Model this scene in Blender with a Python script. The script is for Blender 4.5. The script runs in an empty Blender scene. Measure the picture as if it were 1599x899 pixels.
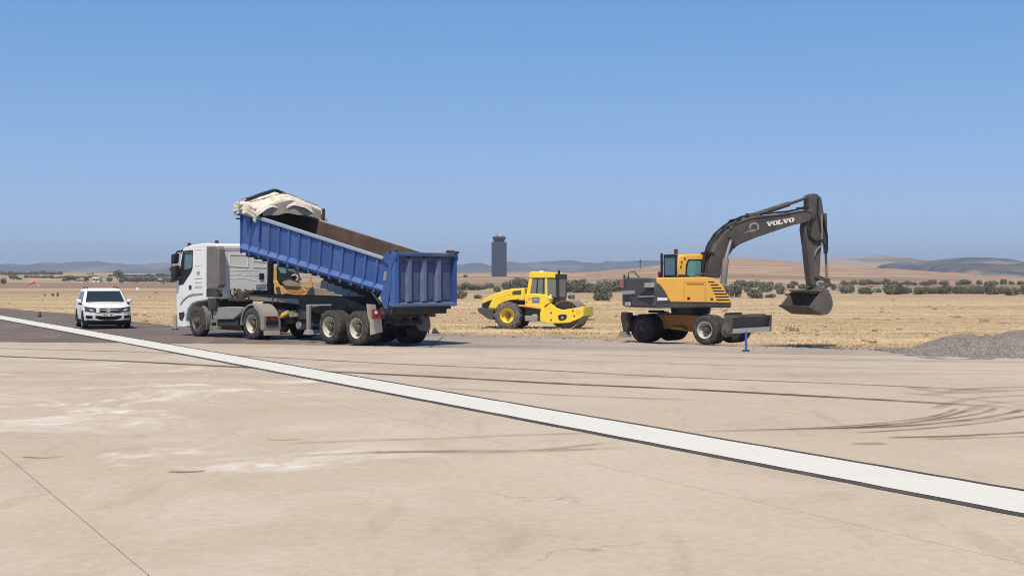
import bpy, bmesh, math, random
from mathutils import Vector, Matrix, noise as mnoise
import numpy as np
random.seed(7); R = math.radians
scene = bpy.context.scene
COL = scene.collection

# ------------------------------------------------------------------ camera, sky, sun, exposure
CAM_H = 2.0; FPX = 2000.0; CX = 799.5; HY = 438.0      # photo is 1599 px wide; horizon row 438
cd = bpy.data.cameras.new('camera'); cam = bpy.data.objects.new('camera', cd); COL.objects.link(cam)
cam.location = (0, 0, CAM_H); cam.rotation_euler = (R(90), 0, 0)
cd.sensor_width = 36; cd.lens = 36 * FPX / 1599; cd.shift_y = -(449.5 - HY) / 1599
cd.clip_end = 20000; cd.clip_start = 0.1
scene.camera = cam
SUN_EL = 60.0; SUN = Vector((-0.25, -0.968, 0)).normalized() * math.cos(R(SUN_EL)); SUN.z = math.sin(R(SUN_EL))
w = bpy.data.worlds.new('World'); scene.world = w; w.use_nodes = True
wn = w.node_tree.nodes; wl = w.node_tree.links
sky = wn.new('ShaderNodeTexSky'); sky.sky_type = 'NISHITA'; sky.sun_disc = False
sky.sun_elevation = R(SUN_EL); sky.sun_rotation = math.atan2(SUN.x, SUN.y)
sky.altitude = 200; sky.air_density = 0.7; sky.dust_density = 0.0; sky.ozone_density = 10
bg = wn['Background']; bg.inputs['Strength'].default_value = 0.10
def wnode(t, **k):
    n = wn.new(t)
    for a, v in k.items(): setattr(n, a, v)
    return n
# a dry summer sky: the contrast between zenith and horizon is softened, with a faint dusty tint low down
g0 = wnode('ShaderNodeVectorMath', operation='SCALE'); g0.inputs['Scale'].default_value = 0.10; wl.new(sky.outputs[0], g0.inputs[0])
gm = wnode('ShaderNodeGamma'); gm.inputs['Gamma'].default_value = 0.45; wl.new(g0.outputs[0], gm.inputs['Color'])
tc = wnode('ShaderNodeTexCoord'); sx = wnode('ShaderNodeSeparateXYZ'); wl.new(tc.outputs['Generated'], sx.inputs[0])
mr = wnode('ShaderNodeMapRange'); wl.new(sx.outputs[2], mr.inputs[0]); mr.inputs[1].default_value = 0.0; mr.inputs[2].default_value = 0.22
tm = wnode('ShaderNodeMix', data_type='RGBA'); wl.new(mr.outputs[0], tm.inputs[0])
tm.inputs[6].default_value = (7.2, 7.5, 9.3, 1); tm.inputs[7].default_value = (3.8, 6.75, 9.3, 1)
mu = wnode('ShaderNodeMix', data_type='RGBA', blend_type='MULTIPLY'); mu.inputs[0].default_value = 1.0
m2 = wnode('ShaderNodeMapRange'); wl.new(sx.outputs[2], m2.inputs[0]); m2.inputs[1].default_value = 0.22; m2.inputs[2].default_value = 1.0; m2.inputs[3].default_value = 1.0; m2.inputs[4].default_value = 0.6
m3 = wnode('ShaderNodeVectorMath', operation='SCALE'); wl.new(tm.outputs[2], m3.inputs[0]); wl.new(m2.outputs[0], m3.inputs['Scale'])   # deeper blue overhead
wl.new(gm.outputs[0], mu.inputs[6]); wl.new(m3.outputs[0], mu.inputs[7]); wl.new(mu.outputs[2], bg.inputs['Color'])
sl = bpy.data.lights.new('sun', 'SUN'); sl.energy = 4.6; sl.angle = R(0.5); sl.color = (1.0, 0.89, 0.68)
so = bpy.data.objects.new('sun', sl); COL.objects.link(so); so.rotation_euler = SUN.to_track_quat('Z', 'Y').to_euler()
so.location = (-20, -30, 60)
scene.view_settings.view_transform = 'Standard'; scene.view_settings.look = 'None'
scene.view_settings.exposure = 0.07; scene.view_settings.gamma = 1.0
scene.cycles.filter_width = 1.0

# ------------------------------------------------------------------ measuring: photo pixel -> point on a known plane
class Fr:
    def __init__(s, ox, oy, yaw, z=0.0):
        a = R(yaw); s.ox, s.oy, s.z, s.yaw = ox, oy, z, a; s.c, s.s = math.cos(a), math.sin(a)
    def _fin(s, k, dx, dz):
        X, Y = k * dx, k
        return (s.c * (X - s.ox) + s.s * (Y - s.oy), -s.s * (X - s.ox) + s.c * (Y - s.oy), CAM_H + k * dz - s.z)
    def at(s, px, py, y):                       # local plane y = const -> (x, z)
        dx, dz = (px - CX) / FPX, (HY - py) / FPX
        q = s._fin((y - s.s * s.ox + s.c * s.oy) / (s.c - s.s * dx), dx, dz); return q[0], q[2]
    def atx(s, px, py, x):                      # local plane x = const -> (y, z)
        dx, dz = (px - CX) / FPX, (HY - py) / FPX
        q = s._fin((x + s.c * s.ox + s.s * s.oy) / (s.c * dx + s.s), dx, dz); return q[1], q[2]
    def rel(s, other):                          # yaw of other frame seen from this one
        return other.yaw - s.yaw
def zm(ox, oy, k, pts): return [(ox + x / k, oy + y / k) for x, y in pts]
def G(px, py, z=0.0):
    k = FPX * (CAM_H - z) / (py - HY); return ((px - CX) / FPX * k, k)

# ------------------------------------------------------------------ tagging and mesh building
def tag(o, label=None, cat=None, group=None, kind=None):
    if label: o['label'] = label
    if cat: o['category'] = cat
    if group: o['group'] = group
    if kind: o['kind'] = kind
    return o
def thing(name, label, cat, loc=(0, 0, 0), rz=0.0, group=None):
    o = bpy.data.objects.new(name, None); COL.objects.link(o); o.empty_display_size = .3
    o.location = loc; o.rotation_euler = (0, 0, rz)
    return tag(o, label, cat, group)
def link(name, me, parent=None, loc=None, rz=0.0):
    o = bpy.data.objects.new(name, me); COL.objects.link(o)
    if parent: o.parent = parent
    if loc: o.location = loc
    if rz: o.rotation_euler = (0, 0, rz)
    return o

class MB:
    def __init__(s): s.b = bmesh.new()
    def face(s, pts):
        try: return s.b.faces.new([s.b.verts.new(p) for p in pts])
        except ValueError: return None
    def hexa(s, p):      # p[0..3] bottom loop, p[4..7] top loop
        v = [s.b.verts.new(q) for q in p]
        for f in ((3, 2, 1, 0), (4, 5, 6, 7), (0, 1, 5, 4), (1, 2, 6, 5), (2, 3, 7, 6), (3, 0, 4, 7)):
            s.b.faces.new([v[i] for i in f])
        return s
    def box(s, x0, x1, y0, y1, z0, z1):
        return s.hexa([(x0, y0, z0), (x1, y0, z0), (x1, y1, z0), (x0, y1, z0), (x0, y0, z1), (x1, y0, z1), (x1, y1, z1), (x0, y1, z1)])
    def loft(s, loops, caps=True, closed=True):
        rows = [[s.b.verts.new(p) for p in L] for L in loops]
        n = len(rows[0])
        for a, b in zip(rows, rows[1:]):
            for i in range(n if closed else n - 1):
                j = (i + 1) % n
                try: s.b.faces.new((a[i], a[j], b[j], b[i]))
                except ValueError: pass
        if caps:
            s.b.faces.new(rows[0][::-1]); s.b.faces.new(rows[-1])
        return s
    def prism(s, pts, y0, y1):                  # (x, z) outline extruded along y
        return s.loft([[(x, y0, z) for x, z in pts], [(x, y1, z) for x, z in pts]])
    def prismx(s, pts, x0, x1):                 # (y, z) outline extruded along x
        return s.loft([[(x0, y, z) for y, z in pts], [(x1, y, z) for y, z in pts]])
    def prismz(s, pts, z0, z1):
        return s.loft([[(x, y, z0) for x, y in pts], [(x, y, z1) for x, y in pts]])
    def cyl(s, p0, p1, r0, r1=None, n=16):
        r1 = r0 if r1 is None else r1
        p0, p1 = Vector(p0), Vector(p1); d = (p1 - p0).normalized()
        u = d.orthogonal().normalized(); v = d.cross(u)
        ring = lambda p, r: [p + (u * math.cos(2 * math.pi * i / n) + v * math.sin(2 * math.pi * i / n)) * r for i in range(n)]
        return s.loft([ring(p0, r0), ring(p1, r1)])
    def tube(s, pts, r, n=8):
        P = [Vector(p) for p in pts]; L = []
        u = None
        for i, p in enumerate(P):
            d = (P[min(i + 1, len(P) - 1)] - P[max(i - 1, 0)]).normalized()
            u = d.orthogonal().normalized() if u is None else (u - d * u.dot(d)).normalized()
            v = d.cross(u)
            L.append([p + (u * math.cos(2 * math.pi * k / n) + v * math.sin(2 * math.pi * k / n)) * r for k in range(n)])
        return s.loft(L)
    def bar(s, p0, p1, w, h):
        p0, p1 = Vector(p0), Vector(p1); d = (p1 - p0).normalized()
        up = Vector((0, 0, 1)) if abs(d.z) < .95 else Vector((1, 0, 0))
        a = d.cross(up).normalized() * (w / 2); b = a.cross(d).normalized() * (h / 2)
        return s.hexa([p0 - a - b, p0 + a - b, p1 + a - b, p1 - a - b, p0 - a + b, p0 + a + b, p1 + a + b, p1 - a + b])
    def lathe(s, prof, n=40, c=(0, 0, 0), closed=False):   # prof (radius, y); about y
        rows = []
        for r, a in prof:
            rows.append([s.b.verts.new((c[0] + r * math.cos(2 * math.pi * i / n), c[1] + a, c[2] + r * math.sin(2 * math.pi * i / n))) for i in range(n)])
        seq = list(zip(rows, rows[1:])) + ([(rows[-1], rows[0])] if closed else [])
        for a, b in seq:
            for i in range(n):
                j = (i + 1) % n
                s.b.faces.new((a[i], a[j], b[j], b[i]))
        return s
    def disc(s, r, y, n=40, c=(0, 0, 0)):
        s.b.faces.new([s.b.verts.new((c[0] + r * math.cos(2 * math.pi * i / n), c[1] + y, c[2] + r * math.sin(2 * math.pi * i / n))) for i in range(n)])
        return s
    def mesh(s, name, mat, ang=32, smooth=True):
        b = s.b
        bmesh.ops.remove_doubles(b, verts=b.verts, dist=1e-5)
        bmesh.ops.recalc_face_normals(b, faces=b.faces)
        ca = R(ang)
        for e in b.edges:
            e.smooth = len(e.link_faces) == 2 and e.calc_face_angle(0) < ca
        for f in b.faces: f.smooth = smooth
        me = bpy.data.meshes.new(name); b.to_mesh(me); b.free()
        me.materials.append(mat); return me
    def build(s, name, mat, parent=None, loc=None, rz=0.0, bevel=0.0, ang=32):
        o = link(name, s.mesh(name, mat, ang), parent, loc, rz)
        if bevel:
            m = o.modifiers.new('bevel', 'BEVEL'); m.width = bevel; m.segments = 2; m.limit_method = 'ANGLE'; m.angle_limit = R(35)
        return o

# ------------------------------------------------------------------ materials
class NT:
    def __init__(s, name):
        s.m = bpy.data.materials.new(name); s.m.use_nodes = True
        s.n = s.m.node_tree.nodes; s.l = s.m.node_tree.links; s.bsdf = s.n['Principled BSDF']; s.out = s.n['Material Output']
        s.tc = None
    def put(s, sock, v):
        if hasattr(v, 'links') or isinstance(v, bpy.types.NodeSocket): s.l.new(v, sock)
        elif isinstance(v, (tuple, list)) and len(v) == 3 and sock.type == 'RGBA': sock.default_value = (*v, 1)
        else: sock.default_value = v
    def co(s, which='Object', scale=None, rot=None, loc=None):
        if not s.tc: s.tc = s.n.new('ShaderNodeTexCoord')
        o = s.tc.outputs[which]
        if scale or rot or loc:
            m = s.n.new('ShaderNodeMapping'); s.l.new(o, m.inputs[0])
            if scale: m.inputs['Scale'].default_value = scale
            if rot: m.inputs['Rotation'].default_value = rot
            if loc: m.inputs['Location'].default_value = loc
            o = m.outputs[0]
        return o
    def noise(s, vec, scale, detail=4, rough=.55, dist=0.0):
        t = s.n.new('ShaderNodeTexNoise'); s.put(t.inputs['Vector'], vec); t.inputs['Scale'].default_value = scale
        t.inputs['Detail'].default_value = detail; t.inputs['Roughness'].default_value = rough; t.inputs['Distortion'].default_value = dist
        return t.outputs['Fac']
    def voro(s, vec, scale, out='Distance'):
        t = s.n.new('ShaderNodeTexVoronoi'); s.put(t.inputs['Vector'], vec); t.inputs['Scale'].default_value = scale
        return t.outputs[out]
    def rng(s, v, a, b, c=0.0, d=1.0):
        t = s.n.new('ShaderNodeMapRange'); t.interpolation_type = 'SMOOTHSTEP'; s.put(t.inputs[0], v)
        for i, q in enumerate((a, b, c, d)): t.inputs[i + 1].default_value = q
        return t.outputs[0]
    def ma(s, op, a, b=0.0):
        t = s.n.new('ShaderNodeMath'); t.operation = op; s.put(t.inputs[0], a); s.put(t.inputs[1], b); return t.outputs[0]
    def mix(s, f, a, b, mode='MIX'):
        t = s.n.new('ShaderNodeMix'); t.data_type = 'RGBA'; t.blend_type = mode
        s.put(t.inputs[0], f); s.put(t.inputs[6], a); s.put(t.inputs[7], b); return t.outputs[2]
    def xyz(s, v):
        t = s.n.new('ShaderNodeSeparateXYZ'); s.l.new(v, t.inputs[0]); return t.outputs
    def bump(s, h, strength=.3, dist=.02):
        t = s.n.new('ShaderNodeBump'); t.inputs['Strength'].default_value = strength; t.inputs['Distance'].default_value = dist
        s.l.new(h, t.inputs['Height']); s.l.new(t.outputs[0], s.bsdf.inputs['Normal'])
    def set(s, col=None, rough=None, metal=None, alpha=None, spec=None):
        for k, v in (('Base Color', col), ('Roughness', rough), ('Metallic', metal), ('Alpha', alpha), ('Specular IOR Level', spec)):
            if v is not None: s.put(s.bsdf.inputs[k], v)
        return s.m

DUST = (.40, .33, .26)
def paint(name, col, rough=.4, metal=0.0, dirt=.3, scale=2.5, dust=DUST, low=0.0, bump=0.0, spec=.4, vary=0.0):
    t = NT(name); c = t.co()
    n = t.noise(c, scale, 6, .65)
    f = t.rng(n, .38, .78, 0, dirt)
    if low:
        z = t.xyz(c)[2]
        f = t.ma('MAXIMUM', f, t.ma('MULTIPLY', t.rng(z, 1.3, .1, 0, low), t.rng(t.noise(c, scale * 2.2, 5), .25, .6)))
    fine = t.rng(t.noise(c, scale * 14, 3), .3, .7, .93, 1.04)
    if dirt > .15:      # long vertical run-off streaks and small chips
        st = t.noise(t.co(scale=(5, 5, .5)), 1.2, 4, .6); f = t.ma('MAXIMUM', f, t.ma('MULTIPLY', t.rng(st, .55, .75), dirt * .8))
        ch = t.noise(c, scale * 9, 2, .5); f = t.ma('MAXIMUM', f, t.ma('MULTIPLY', t.rng(ch, .66, .72), min(.8, dirt * 1.6)))
    if vary:
        inf = t.n.new('ShaderNodeObjectInfo'); fine = t.ma('MULTIPLY', fine, t.rng(inf.outputs['Random'], 0, 1, 1 - vary, 1 + vary))
    v = t.mix(f, col, dust)
    hsv = t.n.new('ShaderNodeHueSaturation'); t.l.new(v, hsv.inputs['Color']); t.l.new(fine, hsv.inputs['Value'])
    if bump: t.bump(n, bump, .02)
    return t.set(hsv.outputs[0], t.ma('ADD', t.ma('MULTIPLY', f, .5), rough), metal, spec=spec)
M = {}
M['white'] = paint('white_paint', (.80, .81, .82), .3, 0, .10, low=.45)
M['truck_white'] = paint('truck_white_paint', (.80, .81, .82), .35, 0, .10, 1.5)
M['panel_grey'] = paint('grey_plastic', (.16, .155, .155), .6, 0, .25)
M['blue'] = paint('blue_paint', (.035, .092, .31), .42, 0, .30, 1.8, (.17, .165, .19), vary=.16)
M['blue_pale'] = paint('worn_pale_blue_paint', (.27, .33, .48), .5, 0, .5, 3, (.42, .40, .40))
M['blue_gate'] = paint('dusty_blue_paint', (.050, .078, .185), .5, 0, .45, 2.2, (.17, .155, .17))
M['blue_rib'] = paint('scuffed_blue_paint', (.10, .135, .27), .5, 0, .5, 3.5, (.27, .25, .26))
M['blue_lit'] = paint('sunlit_blue_paint', (.075, .145, .40), .45, 0, .35, 3, (.27, .26, .28))  # lighter blue puts the sun on upward-facing panel feet into the colour
M['ledge'] = paint('sunlit_ledge_paint', (.42, .48, .58), .5, 0, .4, 4, (.42, .39, .37))  # paler tone stands in for sunlight on the ledges
M['rust'] = paint('rust_and_dirt', (.105, .064, .050), .85, 0, .65, 2.2, (.205, .155, .125), bump=.3)
M['dark_inside'] = paint('dirty_shaded_steel', (.055, .045, .042), .8, 0, .5, 3, (.13, .10, .085))
M['chassis'] = paint('chassis_steel', (.035, .032, .032), .7, 0, .45, 3, (.17, .14, .12))
M['beam'] = paint('dusty_beam', (.20, .185, .18), .6, 0, .5, 3, (.36, .31, .27))
M['guard'] = paint('grey_mudguard', (.27, .265, .27), .55, 0, .4, 3, (.40, .35, .31))
M['flap'] = paint('pale_mudflap', (.52, .48, .43), .7, 0, .5, 4)
M['flap_shaded'] = paint('shaded_mudflap', (.17, .15, .145), .8, 0, .5, 4)  # darker copy for the far flap, its shade put into the colour
M['rubber'] = paint('tyre_rubber', (.040, .038, .038), .85, 0, .75, 5, (.15, .13, .12), bump=.2, spec=.2)
M['rubber_dark'] = paint('clean_and_shaded_rubber', (.020, .020, .023), .8, 0, .4, 5, (.07, .062, .058), spec=.25)
M['rubber_dusty'] = paint('dusty_tyre_rubber', (.11, .10, .10), .9, 0, .8, 5, (.27, .235, .21), spec=.2)
M['rim'] = paint('pale_steel_rim', (.58, .55, .50), .5, 0, .6, 7, (.24, .19, .155))
M['rim_dark'] = paint('dirty_steel_rim', (.20, .18, .17), .55, 0, .6, 6, (.13, .11, .095))
M['hub'] = paint('dirty_hub', (.085, .07, .062), .6, .2, .6, 6, (.22, .16, .12))
M['alloy'] = paint('alloy_wheel', (.62, .62, .63), .3, .5, .1)
M['steel'] = paint('bare_steel', (.42, .42, .43), .4, .6, .3)
M['chrome'] = paint('chrome', (.80, .80, .81), .18, .9, .05)
M['black'] = paint('black_plastic', (.016, .016, .018), .5, 0, .2, 4, (.09, .08, .075))
M['glass'] = NT('dark_glass').set((.022, .028, .036), .06, 0, spec=.9)
M['glass_teal'] = NT('teal_glass').set((.11, .27, .26), .10, 0, spec=.8)
M['glass_blue'] = NT('blue_glass').set((.10, .17, .23), .08, 0, spec=.9)
M['glass_grey'] = NT('grey_glass').set((.17, .18, .185), .12, 0, spec=.8)
M['reflector'] = paint('faded_red_reflector', (.36, .15, .13), .5, 0, .5, 6)
M['red'] = paint('red_lens', (.20, .022, .018), .35, 0, .3, 6, (.2, .12, .1))
M['orange'] = paint('orange_lens', (.85, .25, .02), .3, 0, .05)
M['dark_red'] = paint('dark_red_lens', (.12, .012, .015), .3, 0, .1)
M['yellow'] = paint('bright_yellow_paint', (.88, .65, .045), .42, 0, .34, 1.8, (.60, .46, .20))
M['amber'] = paint('amber_yellow_paint', (.86, .46, .075), .42, 0, .35, 1.3, (.76, .47, .19))
M['dull_amber'] = paint('dirty_amber_paint', (.60, .34, .09), .6, 0, .7, 3, (.36, .26, .17))
M['orange_steel'] = paint('rusty_orange_paint', (.45, .20, .055), .6, 0, .5, 2.5, (.27, .17, .11))
M['charcoal'] = paint('charcoal_paint', (.070, .066, .072), .5, 0, .30, 2.5, (.17, .155, .15))
M['boom'] = paint('dusty_charcoal_paint', (.066, .060, .057), .55, 0, .45, 1.8, (.21, .185, .165))
M['bucket'] = paint('worn_bucket_steel', (.105, .093, .085), .6, 0, .6, 3, (.23, .19, .165))
M['blade'] = paint('worn_blade_steel', (.075, .064, .06), .65, 0, .6, 4, (.22, .185, .165))
M['blade_edge'] = paint('pale_worn_steel', (.36, .335, .31), .5, 0, .5, 5, (.42, .37, .32))
M['drum'] = paint('drum_steel', (.23, .195, .17), .65, 0, .6, 3, (.40, .33, .27))
M['sticker_worn'] = paint('worn_white_sticker', (.46, .45, .44), .6, 0, .5, 12, (.25, .235, .23))
M['sticker'] = paint('white_sticker', (.80, .79, .77), .5, 0, .15, 8)
M['sticker_blue'] = paint('blue_sticker', (.05, .16, .50), .5, 0, .2, 8)
M['sticker_orange'] = paint('orange_sticker', (.80, .36, .14), .5, 0, .3, 8)
M['print_grey'] = paint('grey_print', (.33, .33, .35), .6, 0, .2, 8)
M['blue_post'] = paint('blue_post_paint', (.03, .10, .52), .45, 0, .2, 8)
M['yellow_cap'] = paint('yellow_plastic', (.72, .46, .06), .5, 0, .3, 6)
M['slate'] = paint('slate_cladding', (.052, .066, .112), .55, 0, .12, .3, (.08, .09, .13))
M['slate_dark'] = paint('tower_window_band', (.040, .044, .062), .4, 0, .1, .5)
M['house_white'] = paint('white_wall', (.78, .76, .72), .8, 0, .2, .5)
M['house_beige'] = paint('beige_wall', (.50, .42, .33), .85, 0, .2, .5)
M['roof'] = paint('clay_roof', (.30, .17, .12), .85, 0, .3, .6)
M['windsock'] = paint('orange_windsock_cloth', (.85, .22, .12), .8, 0, .1)
M['trunk'] = paint('bark', (.09, .07, .055), .9, 0, .3)
def tarp_mat():
    t = NT('cream_tarp'); c = t.co()
    n = t.noise(c, 3.0, 6, .65); m = t.noise(c, 14, 4)
    col = t.mix(t.rng(n, .45, .75), (.74, .68, .60), (.48, .39, .31))
    t.bump(m, .5, .03); return t.set(col, .85)
M['tarp'] = tarp_mat(); M['valance'] = paint('dirty_shaded_tarp_cloth', (.36, .30, .26), .9, 0, .5, 4, (.24, .19, .16))  # valance grey-brown carries shadow under the cover as well as dirt
def leaf_mat(name, a, b):
    t = NT(name); inf = t.n.new('ShaderNodeObjectInfo'); g = t.n.new('ShaderNodeNewGeometry')
    n = t.noise(t.co(), 1.6, 3)
    v = t.ma('ADD', t.ma('MULTIPLY', g.outputs['Random Per Island'], .5), t.ma('MULTIPLY', n, .5))
    col = t.mix(t.rng(v, .2, .8), a, b)
    col = t.mix(t.ma('MULTIPLY', inf.outputs['Random'], .55), col, (.17, .16, .115))
    return t.set(col, .75, spec=.2)
M['leaf'] = leaf_mat('olive_leaves', (.088, .098, .066), (.19, .20, .145))
M['leaf_pale'] = leaf_mat('grey_green_leaves', (.115, .122, .088), (.25, .25, .19))
M['leaf_dark'] = leaf_mat('dark_leaves', (.035, .045, .035), (.08, .09, .065))

# ------------------------------------------------------------------ the ground
LINE_D = Vector((.487, -.873)); LINE_N = Vector((.873, .487)); LINE_P = Vector((4.9, 12.27))   # outer edge of the painted line

def concrete_mat():
    t = NT('runway_concrete'); c = t.co(); x, y, z = t.xyz(c)
    big = t.noise(c, .11, 4, .6); mid = t.noise(c, .55, 6, .62, .6); fine = t.noise(c, 9, 5, .6); grit = t.noise(c, 70, 2)
    col = t.mix(t.rng(big, .32, .68), (.480, .390, .316), (.537, .446, .370))
    col = t.mix(t.ma('MULTIPLY', t.rng(mid, .50, .72), .45), col, (.57, .485, .40))
    col = t.mix(t.ma('MULTIPLY', t.rng(mid, .46, .26), .35), col, (.35, .27, .20))
    # grey-lilac film of rubber and cement dust in broad streaks farther out
    fs_ = t.noise(t.co(scale=(.10, .9, 1), rot=(0, 0, R(4))), .55, 5, .6, .4)
    col = t.mix(t.ma('MULTIPLY', t.rng(fs_, .45, .66), t.rng(y, 19, 30, 0, .55)), col, (.36, .295, .26))
    # faint scuffs drawn out along the direction of traffic
    sc = t.noise(t.co(scale=(1.0, .16, 1), rot=(0, 0, R(-57))), 1.7, 5, .6)
    col = t.mix(t.ma('MULTIPLY', t.rng(sc, .56, .70), .30), col, (.33, .25, .185))
    # pale mineral bloom where water has stood on the left part of the apron
    dx = t.ma('ADD', x, 9.0); dy = t.ma('ADD', y, -24.0)
    rr = t.ma('ADD', t.ma('MULTIPLY', t.ma('MULTIPLY', dx, dx), .020), t.ma('MULTIPLY', t.ma('MULTIPLY', dy, dy), .012))
    reg = t.rng(rr, 1.15, .1)
    ex = t.ma('ADD', x, 2.6); ey = t.ma('ADD', y, -14.4); r2 = t.ma('ADD', t.ma('MULTIPLY', t.ma('MULTIPLY', ex, ex), .10), t.ma('MULTIPLY', t.ma('MULTIPLY', ey, ey), .8))
    reg = t.ma('MAXIMUM', reg, t.rng(r2, 1.3, .2, 0, .9))
    bl = t.noise(c, .36, 7, .68, 1.2)
    bl2 = t.noise(t.co(loc=(13, 4, 0)), 1.6, 4, .6, .4)
    f = t.ma('MULTIPLY', t.rng(bl, .49, .62), t.ma('ADD', .22, t.ma('MULTIPLY', reg, .78)))
    f = t.ma('MULTIPLY', f, t.rng(x, 4.0, -5.0, .12, 1))
    col = t.mix(t.ma('MULTIPLY', f, .85), col, (.68, .62, .58))
    f2 = t.ma('MULTIPLY', t.ma('MULTIPLY', t.rng(bl2, .56, .68), t.rng(bl, .47, .56)), t.ma('MULTIPLY', reg, .9))
    col = t.mix(f2, col, (.76, .72, .69))
    f3 = t.ma('MULTIPLY', t.rng(t.noise(t.co(loc=(31, 9, 0)), .9, 5, .6, .3), .70, .76), t.rng(x, 1, -2, .25, .8))
    col = t.mix(f3, col, (.74, .70, .66))
    # brown dust far out towards the asphalt
    col = t.mix(t.ma('MULTIPLY', t.rng(y, 24, 40), t.rng(t.noise(c, .25, 4), .3, .75, .1, .55)), col, (.44, .375, .325))
    # hairline cracks and dark specks of rubber crumb
    wv = t.n.new('ShaderNodeTexVoronoi'); wv.feature = 'DISTANCE_TO_EDGE'; wv.inputs['Scale'].default_value = .33
    wob = t.n.new('ShaderNodeVectorMath'); wob.operation = 'ADD'; nz = t.n.new('ShaderNodeTexNoise'); nz.inputs['Scale'].default_value = 1.6; nz.inputs['Detail'].default_value = 5; t.l.new(c, nz.inputs[0])
    sc2 = t.n.new('ShaderNodeVectorMath'); sc2.operation = 'SCALE'; sc2.inputs['Scale'].default_value = .9; t.l.new(nz.outputs['Color'], sc2.inputs[0]); t.l.new(c, wob.inputs[0]); t.l.new(sc2.outputs[0], wob.inputs[1]); t.l.new(wob.outputs[0], wv.inputs['Vector'])
    crack = t.ma('MULTIPLY', t.rng(wv.outputs['Distance'], .006, .0015), t.rng(t.noise(c, .16, 3), .50, .60, 0, .45))
    col = t.mix(crack, col, (.22, .165, .12))
    spk = t.voro(t.co(), 5.5); col = t.mix(t.ma('MULTIPLY', t.rng(spk, .10, .05), t.rng(t.noise(c, 1.1, 3), .5, .65, 0, .5)), col, (.26, .20, .15))
    g = t.rng(t.ma('ADD', t.ma('MULTIPLY', fine, .5), t.ma('MULTIPLY', grit, .5)), .3, .7, .86, 1.10)
    hsv = t.n.new('ShaderNodeHueSaturation'); t.l.new(col, hsv.inputs['Color']); t.l.new(g, hsv.inputs['Value'])
    t.bump(t.ma('ADD', fine, t.ma('MULTIPLY', grit, .5)), .25, .008)
    return t.set(hsv.outputs[0], .85, spec=.3)
def asphalt_mat():
    t = NT('asphalt'); c = t.co(); x, y, z = t.xyz(c)
    n = t.noise(c, .3, 5, .6); f = t.noise(c, 6, 5, .65)
    col = t.mix(t.rng(n, .3, .7), (.135, .105, .098), (.18, .142, .13))
    d = t.rng(x, -11, 3, 0, .85)
    dn = t.noise(t.co(scale=(.35, 1, 1)), .5, 5, .6)
    col = t.mix(t.ma('MULTIPLY', d, t.rng(dn, .28, .62, .45, 1)), col, (.455, .39, .345))
    st = t.noise(t.co(scale=(1, .2, 1), rot=(0, 0, R(-60))), 1.1, 5, .6)
    col = t.mix(t.ma('MULTIPLY', t.rng(st, .52, .7), .35), col, (.36, .29, .245))
    hsv = t.n.new('ShaderNodeHueSaturation'); t.l.new(col, hsv.inputs['Color']); t.l.new(t.rng(f, .3, .7, .86, 1.12), hsv.inputs['Value'])
    t.bump(f, .4, .01)
    return t.set(hsv.outputs[0], .9, spec=.25)
def field_mat():
    t = NT('dry_field'); c = t.co(); x, y, z = t.xyz(c)
    band = t.noise(t.co(scale=(.018, .16, 1)), 1.0, 5, .6, .25)
    patch = t.noise(c, .045, 5, .62); f = t.noise(c, 1.6, 6, .7); far = t.noise(t.co(scale=(.0016, .006, 1)), 1.0, 4, .6)
    col = t.mix(t.rng(band, .36, .64), (.42, .305, .192), (.585, .455, .31))
    col = t.mix(t.ma('MULTIPLY', t.rng(patch, .5, .72), .6), col, (.40, .305, .20))
    row = t.noise(t.co(scale=(.03, .55, 1)), 1.0, 4, .6, .2); col = t.mix(t.ma('MULTIPLY', t.rng(row, .52, .68), .5), col, (.30, .215, .125))
    # farther off: bare pinkish stubble in broad strips, browner on the rise
    fy = t.rng(y, 130, 330)
    fcol = t.mix(t.rng(far, .42, .60), (.29, .20, .14), (.47, .345, .245))
    stripe = t.noise(t.co(scale=(.002, .03, 1)), 1.0, 3, .5)
    fcol = t.mix(t.ma('MULTIPLY', t.rng(stripe, .48, .60), .7), fcol, (.24, .165, .12))
    col = t.mix(fy, col, fcol)
    hill = t.ma('MULTIPLY', t.rng(y, 420, 800), t.rng(x, -40, 160))
    col = t.mix(t.ma('MULTIPLY', hill, .8), col, t.mix(t.rng(stripe, .42, .58), (.47, .30, .20), (.35, .225, .16)))
    hsv = t.n.new('ShaderNodeHueSaturation'); t.l.new(col, hsv.inputs['Color']); t.l.new(t.rng(f, .3, .7, .80, 1.16), hsv.inputs['Value'])
    t.bump(t.ma('ADD', f, band), .6, .15)
    return t.set(hsv.outputs[0], .95, spec=.1)

def interp(tab, v):
    if v <= tab[0][0]: return tab[0][1]
    for (a, p), (b, q) in zip(tab, tab[1:]):
        if v <= b:
            u = (v - a) / (b - a); u = u * u * (3 - 2 * u)
            return p + (q - p) * u
    return tab[-1][1]
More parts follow.
